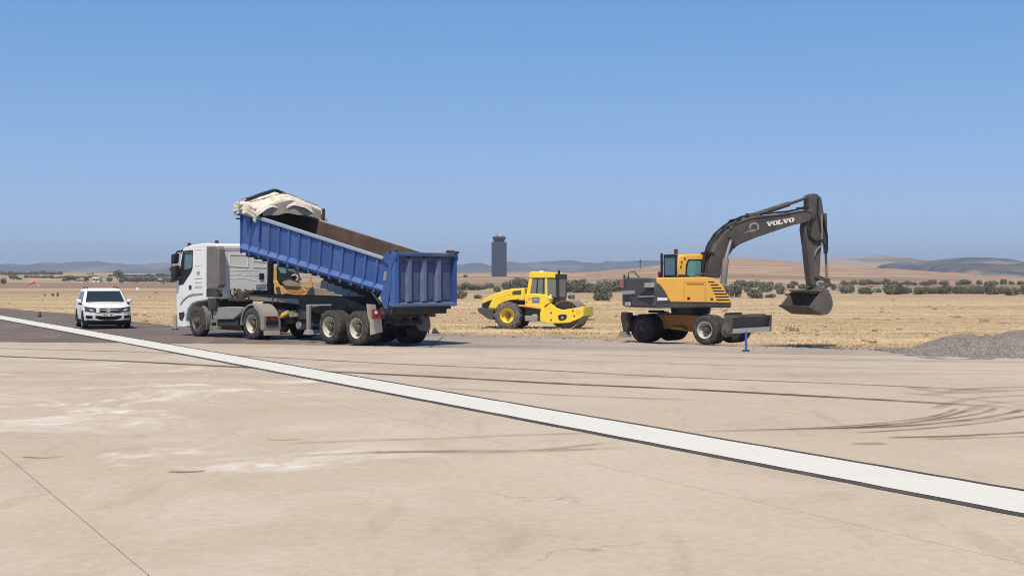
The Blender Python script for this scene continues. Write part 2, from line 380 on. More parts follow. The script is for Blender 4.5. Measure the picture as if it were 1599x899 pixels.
# skyline of the cultivated rise about 900 m out, read as photo rows per column
CREST = [(-900, 428), (0, 427), (130, 425), (270, 428), (500, 427), (700, 426), (800, 425), (900, 425.5), (960, 421), (1045, 413), (1140, 403), (1180, 403.5),
         (1235, 408), (1290, 412.5), (1385, 419), (1480, 425), (1560, 431), (1600, 434), (2600, 432)]
RISE1, RISE0 = 900.0, 230.0
def ground_z(X, Y):
    if Y < 30: return -.3
    a = CX + FPX * X / Y
    zc = CAM_H - (interp(CREST, a) - HY) / FPX * RISE1
    if Y <= RISE1:
        t = max(0, (Y - RISE0) / (RISE1 - RISE0)); z = -.3 + (zc + .3) * t ** 1.25
    else:
        t = min(1, (Y - RISE1) / 700); z = zc + (-2.2 - zc) * t * t * (3 - 2 * t)
    k = min(1, max(0, (Y - 75) / 100))
    z += k * .22 * mnoise.noise(Vector((X * .012, Y * .03, 3.1))) + .05 * mnoise.noise(Vector((X * .06, Y * .35, 8.1))) * min(1, max(0, (Y - 45) / 20))
    return z
def on_ground(px, py):           # where the sight line through a pixel meets the land
    Y = 45.0
    while Y < 1400:
        X = (px - CX) / FPX * Y
        if CAM_H + (HY - py) / FPX * Y <= ground_z(X, Y): break
        Y *= 1.004
    return X, Y, ground_z(X, Y)

def make_ground():
    ys = [-60, -20, 0, 15, 30] + [30 * 1.028 ** i for i in range(1, 150)]
    ys = [y for y in ys if y < 1700] + [1900, 2400, 3200, 4500, 6200]
    vs, fs = [], []
    cols = np.linspace(-1300, 2900, 150)
    for y in ys:
        for a in cols:
            yy = max(y, 40); X = (a - CX) / FPX * yy * (1.6 if y > 1700 else 1.0)
            vs.append((X, y, ground_z(X, y) if y < 1700 else -2.2))
    n = len(cols)
    for j in range(len(ys) - 1):
        for i in range(n - 1):
            fs.append((j * n + i, j * n + i + 1, (j + 1) * n + i + 1, (j + 1) * n + i))
    me = bpy.data.meshes.new('ground'); me.from_pydata(vs, [], fs); me.materials.append(field_mat())
    for p in me.polygons: p.use_smooth = True
    return tag(link('ground', me), kind='structure')
make_ground()

# asphalt taxiway strip, with a sloping shoulder down into the field
EDGE = [G(-260, 471), G(0, 480.5), G(120, 490), G(200, 500), G(290, 511), G(420, 517), G(560, 520), G(660, 521), G(740, 523), G(850, 526), G(960, 530), G(1150, 538), G(1300, 543), G(1420, 546.5), G(1500, 545), G(1620, 544), G(1900, 545)]
def make_asphalt():
    m = MB(); rnd = random.Random(3)
    E = []
    for (a, b) in zip(EDGE, EDGE[1:]):
        n = 14
        for i in range(n):
            t = i / n; E.append((a[0] + (b[0] - a[0]) * t + rnd.uniform(-.1, .1), a[1] + (b[1] - a[1]) * t + rnd.uniform(-.25, .25)))
    E.append(EDGE[-1])
    rows = [[], [], [], []]
    for X, Y in E:
        rows[0].append((X, -15, -.004)); rows[1].append((X, Y - 2.0, -.004)); rows[2].append((X, Y, -.02)); rows[3].append((X + .4, Y + 1.6, -.42))
    m.loft(rows, caps=False, closed=False)
    return tag(m.build('asphalt', asphalt_mat()), kind='structure')
make_asphalt()

def make_verge():
    t = NT('bare_soil'); c = t.co(); n = t.noise(c, 1.3, 6, .7); e = t.noise(c, .45, 4)
    col = t.mix(t.rng(n, .3, .7), (.30, .225, .165), (.45, .35, .26)); t.bump(n, .5, .05)
    uv = t.xyz(t.co('UV'))
    a = t.ma('MULTIPLY', t.rng(t.ma('ADD', uv[1], t.ma('MULTIPLY', e, .9)), 1.25, .75), t.ma('MULTIPLY', t.rng(uv[0], 0, .15), t.rng(uv[0], 1, .8)))
    mat = t.set(col, .95, alpha=a, spec=.1)
    vs, fs, uvs = [], [], []
    pts = [p for p in EDGE if -9 < p[0] < 14]; n = 60; r = 8
    for i in range(n + 1):
        u = i / n * (len(pts) - 1); k = min(int(u), len(pts) - 2); f = u - k
        X = pts[k][0] + (pts[k + 1][0] - pts[k][0]) * f; Y = pts[k][1] + (pts[k + 1][1] - pts[k][1]) * f
        for j in range(r + 1):
            yy = Y + .9 + 11 * j / r; zz = ground_z(X, yy) + .012; zz = max(zz, -.02 - .26 * (yy - Y) / 1.7 + .012) if yy < Y + 1.7 else zz
            vs.append((X + .15 * j, yy, zz)); uvs.append((i / n, j / r))
    for i in range(n):
        for j in range(r): a_ = i * (r + 1) + j; fs.append((a_, a_ + r + 1, a_ + r + 2, a_ + 1))
    me = bpy.data.meshes.new('dirt_verge'); me.from_pydata(vs, [], fs); me.materials.append(mat); ul = me.uv_layers.new()
    for lp in me.loops: ul.data[lp.index].uv = uvs[lp.vertex_index]
    return tag(link('dirt_verge', me), kind='structure')
make_verge()

# concrete apron: slabs in lanes parallel to the painted line, with open joints between
CON = concrete_mat(); M['joint'] = paint('joint_filler', (.27, .205, .155), .9, 0, .5, 6)
apron_bed = MB().prismz([(-60, -14), (30, -14), (30, 30), (13, 33.0), (3, 36.6), (-8, 40.6), (-19, 42.2), (-45, 43)], -.05, -.012).build('concrete_apron', M['joint'])
tag(apron_bed, kind='structure')
def clip(poly, n, d):            # keep points with p.n <= d
    out = []
    for a, b in zip(poly, poly[1:] + poly[:1]):
        da, db = a.dot(n) - d, b.dot(n) - d
        if da <= 0: out.append(a)
        if da * db < 0: out.append(a + (b - a) * (da / (da - db)))
    return out
rj = random.Random(11)
front = [(-45, 42.6), (-30, 42.5), (-19, 42.0), (-8, 40.4), (3, 36.5), (13, 33.0), (30, 29.5)]
fe = []
for a, b in zip(front, front[1:]):
    for i in range(24):
        t = i / 24; fe.append(Vector((a[0] + (b[0] - a[0]) * t, a[1] + (b[1] - a[1]) * t + rj.uniform(-.12, .12))))
whole = [Vector((-45, -12)), Vector((30, -12))] + fe[::-1]
JOINTS = [-8.17 + 5.5 * k for k in range(-5, 8)]
base_d = LINE_P.dot(LINE_N)
for a, b in zip(JOINTS, JOINTS[1:]):
    p = clip(clip(whole, LINE_N, base_d + b - .006), -LINE_N, -(base_d + a + .006))
    if len(p) > 2: MB().prismz([tuple(q) for q in p], -.010, 0).build('slab', CON, apron_bed)

def strip(name, mat, o0, o1, s0, s1, z, n=60, jit=0.0):
    m = MB(); A, B = [], []; rn = random.Random(5)
    for i in range(n + 1):
        s = s0 + (s1 - s0) * i / n
        p = LINE_P + LINE_D * s
        A.append((*(p + LINE_N * (o0 + rn.uniform(-jit, jit))), z)); B.append((*(p + LINE_N * (o1 + rn.uniform(-jit, jit))), z))
    m.loft([A, B], caps=False, closed=False)
    return tag(m.build(name, mat), kind='structure')
def line_mat():
    t = NT('white_line_paint'); c = t.co()
    n = t.noise(c, 1.4, 6, .65); sc = t.noise(t.co(scale=(1, .22, 1), rot=(0, 0, R(-61))), 3.0, 5, .65)
    col = t.mix(t.rng(n, .5, .8, 0, .35), (.68, .66, .64), (.56, .51, .455))
    col = t.mix(t.rng(sc, .54, .72, 0, .38), col, (.52, .47, .42))
    t.bump(t.noise(c, 60, 2), .2, .004); return t.set(col, .7)
M['line'] = line_mat()
M['line_black'] = paint('black_line_paint', (.055, .05, .048), .8, 0, .45, 1.5, (.20, .165, .14))
strip('black_border', M['line_black'], -1.205, 0.0, -90, 18, .004, 300, .012)
strip('white_line', M['line'], -1.065, -.125, -90, 18, .008, 300, .010)

# tyre marks swept over the concrete
def mark_mat(name, col, lo, hi, amt):
    t = NT(name); uv = t.xyz(t.co('UV'))
    n = t.noise(t.co(scale=(1, 1, 1)), .9, 5, .65); e = t.ma('MULTIPLY', t.rng(uv[1], 0, .3), t.rng(uv[1], 1, .7))
    e = t.ma('MULTIPLY', e, t.ma('MULTIPLY', t.rng(uv[0], 0, .12), t.rng(uv[0], 1, .85)))
    return t.set(col, .8, alpha=t.ma('MULTIPLY', t.ma('MULTIPLY', e, t.rng(n, lo, hi, .35, 1)), amt), spec=.2)
M['mark'] = mark_mat('rubber_mark', (.10, .075, .062), .3, .6, .85)
M['mark_faint'] = mark_mat('faint_rubber_mark', (.27, .20, .145), .38, .68, .32)
M['mark_mid'] = mark_mat('worn_rubber_mark', (.15, .105, .08), .34, .62, .48)
M['mark_brown'] = mark_mat('brown_soil_mark', (.25, .165, .11), .35, .6, .75)
mark_z = [.0010]
def mark(pxs, width, mat):
    P = [Vector(G(*p)) for p in pxs]; Q = []
    for i in range(len(P) - 1):
        a, b, c, d = P[max(i - 1, 0)], P[i], P[i + 1], P[min(i + 2, len(P) - 1)]
        for k in range(10):
            t = k / 10
            Q.append(.5 * ((2 * b) + (c - a) * t + (2 * a - 5 * b + 4 * c - d) * t * t + (3 * b - a - 3 * c + d) * t ** 3))
    Q.append(P[-1]); mark_z[0] += .00022; z = mark_z[0]
    vs, fs, uv = [], [], []
    for i, p in enumerate(Q):
        d = (Q[min(i + 1, len(Q) - 1)] - Q[max(i - 1, 0)]).normalized(); n = Vector((-d.y, d.x)) * width / 2
        for k, q in enumerate((p - n, p + n)): vs.append((q.x, q.y, z)); uv.append((i / (len(Q) - 1), k))
    for i in range(len(Q) - 1): fs.append((2 * i, 2 * i + 2, 2 * i + 3, 2 * i + 1))
    me = bpy.data.meshes.new('tyre_mark'); me.from_pydata(vs, [], fs); me.materials.append(mat)
    ul = me.uv_layers.new()
    for lp in me.loops: ul.data[lp.index].uv = uv[lp.vertex_index]
    return tag(link('tyre_mark', me), kind='structure')
mark([(-150, 549), (0, 556), (200, 564), (390, 574), (640, 586), (860, 598), (1080, 608), (1340, 622), (1650, 640)], .44, M['mark'])
mark([(-150, 536), (0, 543.5), (300, 552), (600, 567), (850, 578), (1050, 588.5), (1340, 600), (1650, 614)], .34, M['mark_brown'])
for pts, w_, mt in (([(1100, 672), (1303, 668), (1400, 661), (1460, 653), (1495, 645), (1516, 638)], .16, 'mark_mid'), ([(1180, 671.5), (1303, 666), (1390, 659), (1450, 651), (1482, 643), (1496, 636)], .15, 'mark_mid'),
                    ([(1240, 671), (1360, 665), (1440, 658), (1510, 649), (1545, 641), (1556, 635)], .16, 'mark_mid'), ([(1300, 670), (1420, 664), (1520, 654), (1580, 644), (1598, 637)], .18, 'mark_brown'),
                    ([(1060, 674), (1200, 672), (1330, 668), (1420, 661), (1475, 651)], .14, 'mark_faint'), ([(1330, 676), (1440, 669), (1540, 659), (1620, 646)], .16, 'mark_mid'),
                    ([(1400, 612), (1480, 620), (1560, 628), (1660, 640)], .3, 'mark_faint'), ([(1455, 640), (1490, 628), (1530, 621), (1600, 617), (1660, 616)], .3, 'mark_faint'), ([(1500, 646), (1540, 632), (1590, 626), (1660, 624)], .3, 'mark_faint')):
    mark(pts, w_, M[mt])
mark([(1380, 683), (1480, 681), (1560, 677), (1650, 672)], .22, M['mark_brown'])
mark([(1440, 686), (1540, 683), (1650, 680)], .20, M['mark_faint'])
mark([(1350, 668), (1450, 662), (1530, 655), (1600, 650), (1680, 645)], .30, M['mark_faint'])
mark([(1420, 604), (1470, 612), (1520, 612), (1650, 606)], .5, M['mark_faint'])
mark([(1440, 618), (1500, 609), (1560, 605), (1650, 604)], .45, M['mark_faint'])
mark([(320, 727), (420, 715), (520, 709), (640, 705), (760, 706), (900, 702), (1010, 697)], .30, M['mark_faint'])
mark([(430, 693), (560, 688), (700, 684), (820, 679), (940, 676)], .25, M['mark_faint'])
mark([(560, 707), (700, 704), (840, 702), (960, 690)], .22, M['mark_faint'])
mark([(600, 601), (760, 610), (900, 618), (1100, 625)], .3, M['mark_faint'])
mark([(700, 555), (900, 563), (1100, 569), (1350, 575), (1650, 580)], .35, M['mark_faint'])
mark([(820, 551), (1000, 556), (1200, 560), (1420, 563), (1650, 566)], .35, M['mark_faint'])
mark([(1332, 692), (1350, 693), (1384, 692)], .30, M['mark_mid'])
mark([(34, 713), (70, 715), (100, 712)], .12, M['mark_brown'])
mark([(262, 736), (290, 737), (322, 735)], .14, M['mark_brown'])
mark([(415, 686), (440, 687), (470, 686)], .10, M['mark_brown'])

# ------------------------------------------------------------------ dry grass on the field (real blades near the edge)
def in_asphalt(X, Y):
    for (a, b) in zip(EDGE, EDGE[1:]):
        if a[0] <= X <= b[0]:
            return Y < a[1] + (b[1] - a[1]) * (X - a[0]) / (b[0] - a[0]) + 1.0
    return Y < EDGE[-1][1] + 1
def straw_mat():
    t = NT('straw'); g = t.n.new('ShaderNodeNewGeometry')
    n = t.noise(t.co(scale=(.05, .3, 1)), 1.0, 4)
    v = t.ma('ADD', t.ma('MULTIPLY', g.outputs['Random Per Island'], .6), t.ma('MULTIPLY', n, .5))
    return t.set(t.mix(t.rng(v, .2, .9), (.44, .325, .195), (.61, .48, .325)), .85, spec=.15)
def make_grass():
    rs = np.random.RandomState(4); vs, fs = [], []
    made = 0
    while made < 70000:
        Y = 37 + 150 * rs.rand() ** 1.4; X = (rs.rand() * 1760 - 80 - CX) / FPX * Y
        if in_asphalt(X, Y): continue
        if -8 < X < 12 and in_asphalt(X, Y - 6 - 4 * mnoise.noise(Vector((X * .5, Y * .4, 9)))) and rs.rand() > .12: continue
        clump = .6 * mnoise.noise(Vector((X * .30, Y * .5, 1))) + .9 * mnoise.noise(Vector((X * .04, Y * .42, 5)))
        if clump < rs.rand() * .9 - .45: continue
        z = ground_z(X, Y) - .01; h = (.02 + .055 * rs.rand()) * (1 + 1.2 * max(0, clump))
        for k in range(3):
            a = rs.rand() * 6.283; r = .03 + .10 * rs.rand(); wd = .012 + .022 * rs.rand()
            bx, by = X + r * math.cos(a), Y + r * math.sin(a); ln = h * (.2 + .7 * rs.rand()); a2 = rs.rand() * 6.283
            i = len(vs)
            vs += [(bx - wd, by, z), (bx + wd, by, z), (bx + ln * math.cos(a2), by + ln * math.sin(a2), z + h * (.7 + .4 * rs.rand()))]
            fs.append((i, i + 1, i + 2))
        made += 1
    me = bpy.data.meshes.new('dry_grass'); me.from_pydata(vs, [], fs); me.materials.append(straw_mat())
    return tag(link('dry_grass', me), kind='stuff')
make_grass()

def make_weeds():
    rs = np.random.RandomState(12); vs, fs = [], []
    made = 0
    while made < 190:
        Y = 40 + 150 * rs.rand() ** 1.2; X = (rs.rand() * 1760 - 80 - CX) / FPX * Y
        if in_asphalt(X, Y) or (abs(X) < 5 and 55 < Y < 68): continue
        z = ground_z(X, Y); R_ = .06 + .13 * rs.rand() ** 2; made += 1
        for _ in range(26):
            a = rs.rand() * 6.283; r = R_ * rs.rand() ** .5; h = R_ * (.5 + .8 * rs.rand()); b = rs.rand() * 6.283; wd = .02 + .02 * rs.rand()
            x, y = X + r * math.cos(a) * 1.5, Y + r * math.sin(a); i = len(vs)
            vs += [(x - wd, y, z), (x + wd, y, z), (x + .5 * R_ * math.cos(b), y + .5 * R_ * math.sin(b), z + h)]; fs.append((i, i + 1, i + 2))
    me = bpy.data.meshes.new('weeds'); me.from_pydata(vs, [], fs); me.materials.append(leaf_mat('dry_weed_stems', (.24, .175, .10), (.40, .30, .18)))
    return tag(link('weeds', me), kind='stuff')
make_weeds()

# ------------------------------------------------------------------ hills on the horizon
def hill_mat(name, a, b, c, sc, lo=.5, hi=.62, patch=.8):
    t = NT(name); v = t.co(); n = t.noise(v, sc, 6, .65); p = t.noise(t.co(scale=(1, .6, 2.5)), sc * .6, 4, .6)
    col = t.mix(t.rng(n, .35, .65), a, b); col = t.mix(t.ma('MULTIPLY', t.rng(p, lo, hi), patch), col, c)
    t.bump(n, .6, 8); return t.set(col, .95, spec=.05)
def ridge(name, tab, Yc, front, back, mat, rough, a0, a1, seed, step=4):
    cols = np.arange(a0, a1 + 1, step); nr = 12; vs, fs = [], []
    for j in range(2 * nr + 1):
        t = j / nr - 1
        Y = Yc + (t * front if t < 0 else t * back)
        sh = 1 - abs(t) ** 1.3
        for a in cols:
            X = (a - CX) / FPX * Yc; top = CAM_H - (interp(tab, a) - HY) / FPX * Yc
            nz = mnoise.fractal(Vector((X / (rough * 9), Y / (rough * 9), seed)), .9, 2.0, 4) * rough
            ww = math.sin(min(1, max(0, sh)) * math.pi)
            vs.append((X, Y, -4 + (top + 4) * sh + nz * (.55 * ww + .10 * sh)))
    n = len(cols)
    for j in range(2 * nr):
        for i in range(n - 1): fs.append((j * n + i, j * n + i + 1, (j + 1) * n + i + 1, (j + 1) * n + i))
    me = bpy.data.meshes.new(name); me.from_pydata(vs, [], fs); me.materials.append(mat)
    for p in me.polygons: p.use_smooth = True
    return tag(link(name, me), kind='structure')
ridge('mountains', [(-300, 412), (0, 413), (18, 411), (45, 415.5), (62, 413), (80, 409), (100, 414), (112, 412.5), (130, 408.5), (150, 407), (166, 409.5), (188, 414), (215, 413.5), (262, 410.5), (300, 410),
       (350, 413), (450, 416), (560, 411), (650, 414), (710, 413), (748, 409.5), (768, 414), (795, 408), (818, 410.5), (850, 408), (893, 405.5), (906, 409), (938, 410.5), (946, 407), (960, 408.5), (1000, 406.5),
       (1040, 407), (1110, 409), (1200, 410), (1300, 406), (1500, 408), (1600, 410), (2000, 410)], 4200, 900, 1500, hill_mat('far_scrub', (.045, .042, .045), (.12, .105, .10), (.30, .23, .19), .006, .50, .66), 22, -320, 1960, 2.0)
ridge('pale_hill', [(1180, 432), (1215, 412), (1235, 408), (1262, 407), (1290, 403), (1320, 402), (1345, 402), (1372, 398.5), (1395, 400), (1415, 405), (1450, 412), (1500, 425), (1540, 436)], 2700, 700, 700,
      hill_mat('pale_hill_fields', (.15, .125, .11), (.19, .155, .13), (.47, .33, .255), .006, .44, .54), 14, 1180, 1540, 5.0, 3)
ridge('wooded_hill', [(1350, 436), (1385, 422), (1400, 411), (1420, 407.5), (1450, 407), (1482, 404), (1508, 401.5), (1535, 403), (1560, 407.5), (1580, 409.5), (1605, 409), (1650, 404), (1720, 402), (1800, 420), (1860, 436)], 2000, 600, 500,
      hill_mat('oak_scrub', (.042, .040, .042), (.135, .115, .105), (.31, .235, .19), .022, .50, .66), 12, 1350, 1860, 9.0, 3)

# ------------------------------------------------------------------ haze
hz = MB().box(-6500, 6500, -130, 6600, -5.5, 135).mesh('haze', NT('haze_tmp').m)
hm = bpy.data.materials.new('haze'); hm.use_nodes = True; hn = hm.node_tree.nodes; hn.clear()
ho = hn.new('ShaderNodeOutputMaterial'); pv = hn.new('ShaderNodeVolumePrincipled')
pv.inputs['Color'].default_value = (.62, .76, 1, 1); pv.inputs['Density'].default_value = 2.4e-4; pv.inputs['Anisotropy'].default_value = 0.0
hm.node_tree.links.new(pv.outputs[0], ho.inputs['Volume']); hz.materials.clear(); hz.materials.append(hm)
tag(link('haze', hz), kind='stuff')


# ================================================================== wheels
def tyre_mesh(name, Rr, rr, wd, mat, lugs=0, n=44):
    g = .022 * Rr / .53
    tr = []
    k = 4
    for i in range(k):
        a = -wd * (.13 + .74 * i / k); b = -wd * (.13 + .74 * (i + 1) / k)
        tr += [(Rr, a - .006), (Rr, b + .012), (Rr - g, b + .009), (Rr - g, b + .001)]
    prof = [(rr, -wd * .12), (rr + .02, -wd * .02), (rr + (Rr - rr) * .35, wd * .012), (Rr - (Rr - rr) * .3, 0), (Rr - .035, -wd * .05), (Rr - .006, -wd * .11)] + tr + \
           [(Rr - .006, -wd * .89), (Rr - .035, -wd * .95), (Rr - (Rr - rr) * .3, -wd), (rr + .02, -wd * .98), (rr, -wd * .88)]
    m = MB().lathe(prof, n)
    for i in range(lugs):
        for s in (0, 1):
            a = 2 * math.pi * (i + .5 * s) / lugs; da = .5 * math.pi / lugs
            y0, y1 = (-wd * .02, -wd * .56) if s == 0 else (-wd * .98, -wd * .44)
            def P(r, ang, y): return (r * math.cos(ang), y, r * math.sin(ang))
            sh = 1.3 * da
            m.hexa([P(Rr - .03, a - da, y0), P(Rr - .03, a + da, y0), P(Rr - .03, a + da + sh, y1), P(Rr - .03, a - da + sh, y1),
                    P(Rr + .035, a - da * .8, y0), P(Rr + .035, a + da * .8, y0), P(Rr + .035, a + da * .8 + sh, y1), P(Rr + .035, a - da * .8 + sh, y1)])
    return m.mesh(name, mat, 40)
def rim_mesh(rr, depth, wd, mat, hole=.42):
    return MB().lathe([(rr + .022, -wd * .03), (rr + .012, -.004), (rr - .008, -.02), (rr - .022, -.05), (rr - .035, -depth * .75), (rr - .07, -depth), (rr * hole, -depth - .012), (rr * hole, -depth - .05), (rr * .9, -depth - .06), (rr * .98, -wd * .97)], 40).mesh('rim', mat, 30)
def hub_mesh(rr, depth, out, mat, hole=.44, nuts=10):
    m = MB().lathe([(rr * hole * 1.02, -depth - .03), (rr * hole, -depth + .02), (rr * hole * .72, -depth + .04), (rr * hole * .62, out - .03), (rr * hole * .45, out), (.001, out + .01)], 24)
    for i in range(nuts):
        a = 2 * math.pi * i / nuts; r = rr * (hole + .14); c = (r * math.cos(a), r * math.sin(a))
        m.cyl((c[0], -depth - .02, c[1]), (c[0], -depth + .035, c[1]), .017, .014, 6)
    return m.mesh('wheel', mat, 30)
_wc = {}
def wheel(parent, x, y, z, side, Rr, rr, wd, depth, out, mats, dual=0.0, lugs=0, rz=0.0, hole=.42):
    key = (Rr, rr, wd, depth, out, mats, dual, lugs, hole)
    if key not in _wc:
        mt, mr, mh = (M[k] for k in mats)
        _wc[key] = (hub_mesh(rr, depth, out, mh, hole + .02), rim_mesh(rr, depth, wd, mr, hole), tyre_mesh('tyre', Rr, rr, wd, mt, lugs))
    h, r, t = _wc[key]
    o = link('wheel', h, parent, (x, y, z), rz + (0 if side > 0 else math.pi))
    link('rim', r, o); link('tyre', t, o)
    if dual: link('tyre', t, o, (0, -dual, 0))
    return o

# ================================================================== the dump truck
T = Fr(-3.916, 40.28, 135)
truck = thing('dump_truck', 'white cab truck with its dusty blue dump body tipped up and a rolled cream tarp', 'truck', (T.ox, T.oy, 0), T.yaw)
def TP(ox, oy, k, pts, y): return [T.at(px, py, y) for px, py in zm(ox, oy, k, pts)]
Z2 = (260, 360, 4.995); Z3 = (360, 290, 3.33); Z4 = (400, 400, 5.62); Z5 = (540, 380, 4.995); ZC3 = (270, 375, 9.99)

# cab
cab_out = [(10.02, .32), (10.18, .28), (10.60, .30), (10.66, .82), (10.69, 1.2), (10.70, 1.75), (10.66, 2.02), (10.54, 2.45), (10.34, 3.02), (10.20, 3.18), (9.80, 3.27), (8.72, 3.335), (8.05, 3.31), (7.95, 3.26),
           (7.95, 1.50), (8.05, 1.36), (8.66, 1.30), (8.86, 1.27), (9.26, 1.24), (9.60, 1.16), (9.86, .98), (10.0, .76), (10.08, .52)]
cab = MB().prism(cab_out, -1.20, 1.20).build('cab', M['truck_white'], truck, bevel=.045)
win = MB().prism(TP(*ZC3, [(160, 168), (313, 152), (308, 430), (285, 500), (160, 690), (95, 700), (98, 560)], 1.2), 1.185, 1.212).build('window', M['black'], cab)
MB().prism(TP(*ZC3, [(188, 225), (302, 225), (292, 430), (180, 468)], 1.21), 1.20, 1.220).build('pane', M['glass_blue'], cab)
MB().prism(TP(*ZC3, [(172, 180), (303, 168), (302, 218), (186, 218)], 1.21), 1.20, 1.219).build('pane', M['glass'], cab)
MB().prism([(10.60, 1.95), (10.685, 1.97), (10.39, 2.98), (10.30, 2.98)], -1.08, 1.08).build('windscreen', M['glass'], cab)
door = MB().prism(TP(*ZC3, [(90, 720), (158, 712), (318, 520), (322, 150), (330, 150), (330, 690), (322, 815), (240, 860), (180, 905), (92, 880)], 1.2), 1.19, 1.209).build('door', M['truck_white'], truck)
MB().prism(TP(*ZC3, [(252, 705), (290, 700), (290, 765), (252, 770)], 1.21), 1.2, 1.222).build('door_handle', M['black'], door)
MB().prism(TP(*ZC3, [(370, 490), (425, 488), (422, 525), (398, 552), (372, 525)], 1.2), 1.19, 1.206).build('emblem', M['print_grey'], cab)
for a, b in ((592, 604), (655, 664), (716, 724), (735, 743)):
    MB().prism(TP(*ZC3, [(342, a), (450, a - 2), (450, b - 2), (342, b)], 1.2), 1.19, 1.206).build('lettering', M['guard'], cab)
m = MB(); P = TP(*ZC3, [(352, 148), (455, 140), (455, 385), (352, 392)], 1.2)
for a, b in zip(P, P[1:] + P[:1]): m.bar((a[0], 1.2, a[1]), (b[0], 1.2, b[1]), .022, .022)
m.build('side_panel_frame', M['truck_white'], cab)
m = MB(); m.tube([(x, 1.204, z) for x, z in TP(*ZC3, [(120, 1000), (170, 930), (240, 870), (330, 842), (470, 830)], 1.2)], .028); m.build('trim_strip', M['print_grey'], cab)
MB().prism(TP(*Z2, [(98, 640), (140, 632), (142, 660), (124, 705), (102, 690)], 1.2), 1.0, 1.212).build('headlight', M['glass'], cab)
MB().box(10.58, 10.72, -1.1, 1.1, .32, .72).build('bumper', M['panel_grey'], cab, bevel=.03)
MB().box(10.66, 10.72, -.8, .8, .9, 1.7).build('grille', M['black'], cab)
for py, (x0, x1, z0, z1) in ((1.36, (10.36, 10.62, 2.60, 3.0)), (1.36, (10.32, 10.62, 1.98, 2.56)), (-1.42, (10.5, 10.8, 2.0, 2.9))):
    MB().loft([[(x0 + .05, py + .10, z0 + .05), (x1, py + .10, z0), (x1, py + .10, z1 - .05), (x0, py + .10, z1)], [(x0 + .05, py - .12, z0 + .05), (x1 - .05, py - .12, z0), (x1 - .05, py - .12, z1 - .05), (x0, py - .12, z1)]]).build('mirror', M['black'], truck, bevel=.04)
for p_ in ([(10.2, 1.15, 3.1), (10.4, 1.34, 3.05), (10.42, 1.36, 2.95)], [(10.3, 1.18, 2.1), (10.42, 1.36, 2.1)], [(10.25, -1.15, 3.1), (10.5, -1.4, 2.85)]): MB().tube(p_, .03).build('mirror_arm', M['black'], truck)
for px, py, yy in ((295.5, 383, .5), (338.5, 379, -.4)):
    x, z = T.at(px, py + 3, yy)
    MB().cyl((x, yy, z - .03), (x, yy, z + .03), .10, .09).cyl((x, yy, z + .03), (x, yy, z + .16), .075, .06).build('beacon', M['dark_red'], truck)
MB().prism([(10.28, 3.06), (10.58, 3.02), (10.60, 3.06), (10.25, 3.17)], -1.12, 1.16).build('sun_visor', M['panel_grey'], truck)
# rear wall of the cab
XR = 7.95
def wall_frame(name, c, th=.022, mat='truck_white'):
    Q = [T.atx(px, py, XR) for px, py in zm(*Z2, c)]; m = MB()
    for a, b in zip(Q, Q[1:] + Q[:1]): m.bar((XR - .003, *a), (XR - .003, *b), th, th)
    m.build(name, M[mat], cab)
wall_frame('wall_panel', [(493, 187), (636, 190), (636, 285), (490, 275)]); wall_frame('wall_panel', [(676, 232), (782, 248), (776, 288), (676, 285)])
wall_frame('wall_panel', [(418, 150), (443, 150), (438, 285), (418, 270)]); wall_frame('wall_panel', [(455, 135), (600, 138), (600, 150), (455, 150)], .02)
m = MB()
for L in ([(445, 305), (600, 312), (780, 315)], [(440, 385), (520, 370), (620, 376), (700, 392), (782, 395)], [(440, 345), (530, 338), (640, 352), (780, 352)]):
    m.tube([(XR + .006, *T.atx(px, py, XR)) for px, py in zm(*Z2, L)], .014, 6)
m.build('wall_crease', M['truck_white'], cab)
def wall_box(name, c, d, mat, par):
    Q = [T.atx(px, py, XR) for px, py in zm(*Z2, c)]
    return MB().prismx(Q, XR - d, XR + .02).build(name, M[mat], par)
wall_box('vent', [(723, 332), (756, 332), (756, 382), (723, 380)], .03, 'black', cab)
wall_box('louvre', [(698, 418), (772, 413), (766, 440), (698, 446)], .025, 'guard', cab)
wall_box('vent', [(406, 320), (430, 320), (430, 375), (406, 378)], .12, 'black', cab)
# grey side deflector behind the cab and the duct under it
defl = MB().prism(TP(*ZC3, [(522, 95), (690, 92), (715, 130), (722, 700), (700, 745), (520, 745)], 1.24), .98, 1.245).build('side_deflector', M['panel_grey'], truck, bevel=.03)
m = MB()
for k in range(4):
    a = TP(*ZC3, [(560 + 38 * k, 120), (560 + 38 * k, 680)], 1.25); m.bar((a[0][0], 1.247, a[0][1]), (a[1][0], 1.247, a[1][1]), .012, .012)
m.build('deflector_rib', M['panel_grey'], defl)
m = MB(); m.box(7.95, 8.62, .95, 1.22, 1.42, 1.72); m.box(8.05, 8.55, 1.0, 1.2, .95, 1.42); m.build('air_duct', M['chassis'], truck, bevel=.03)
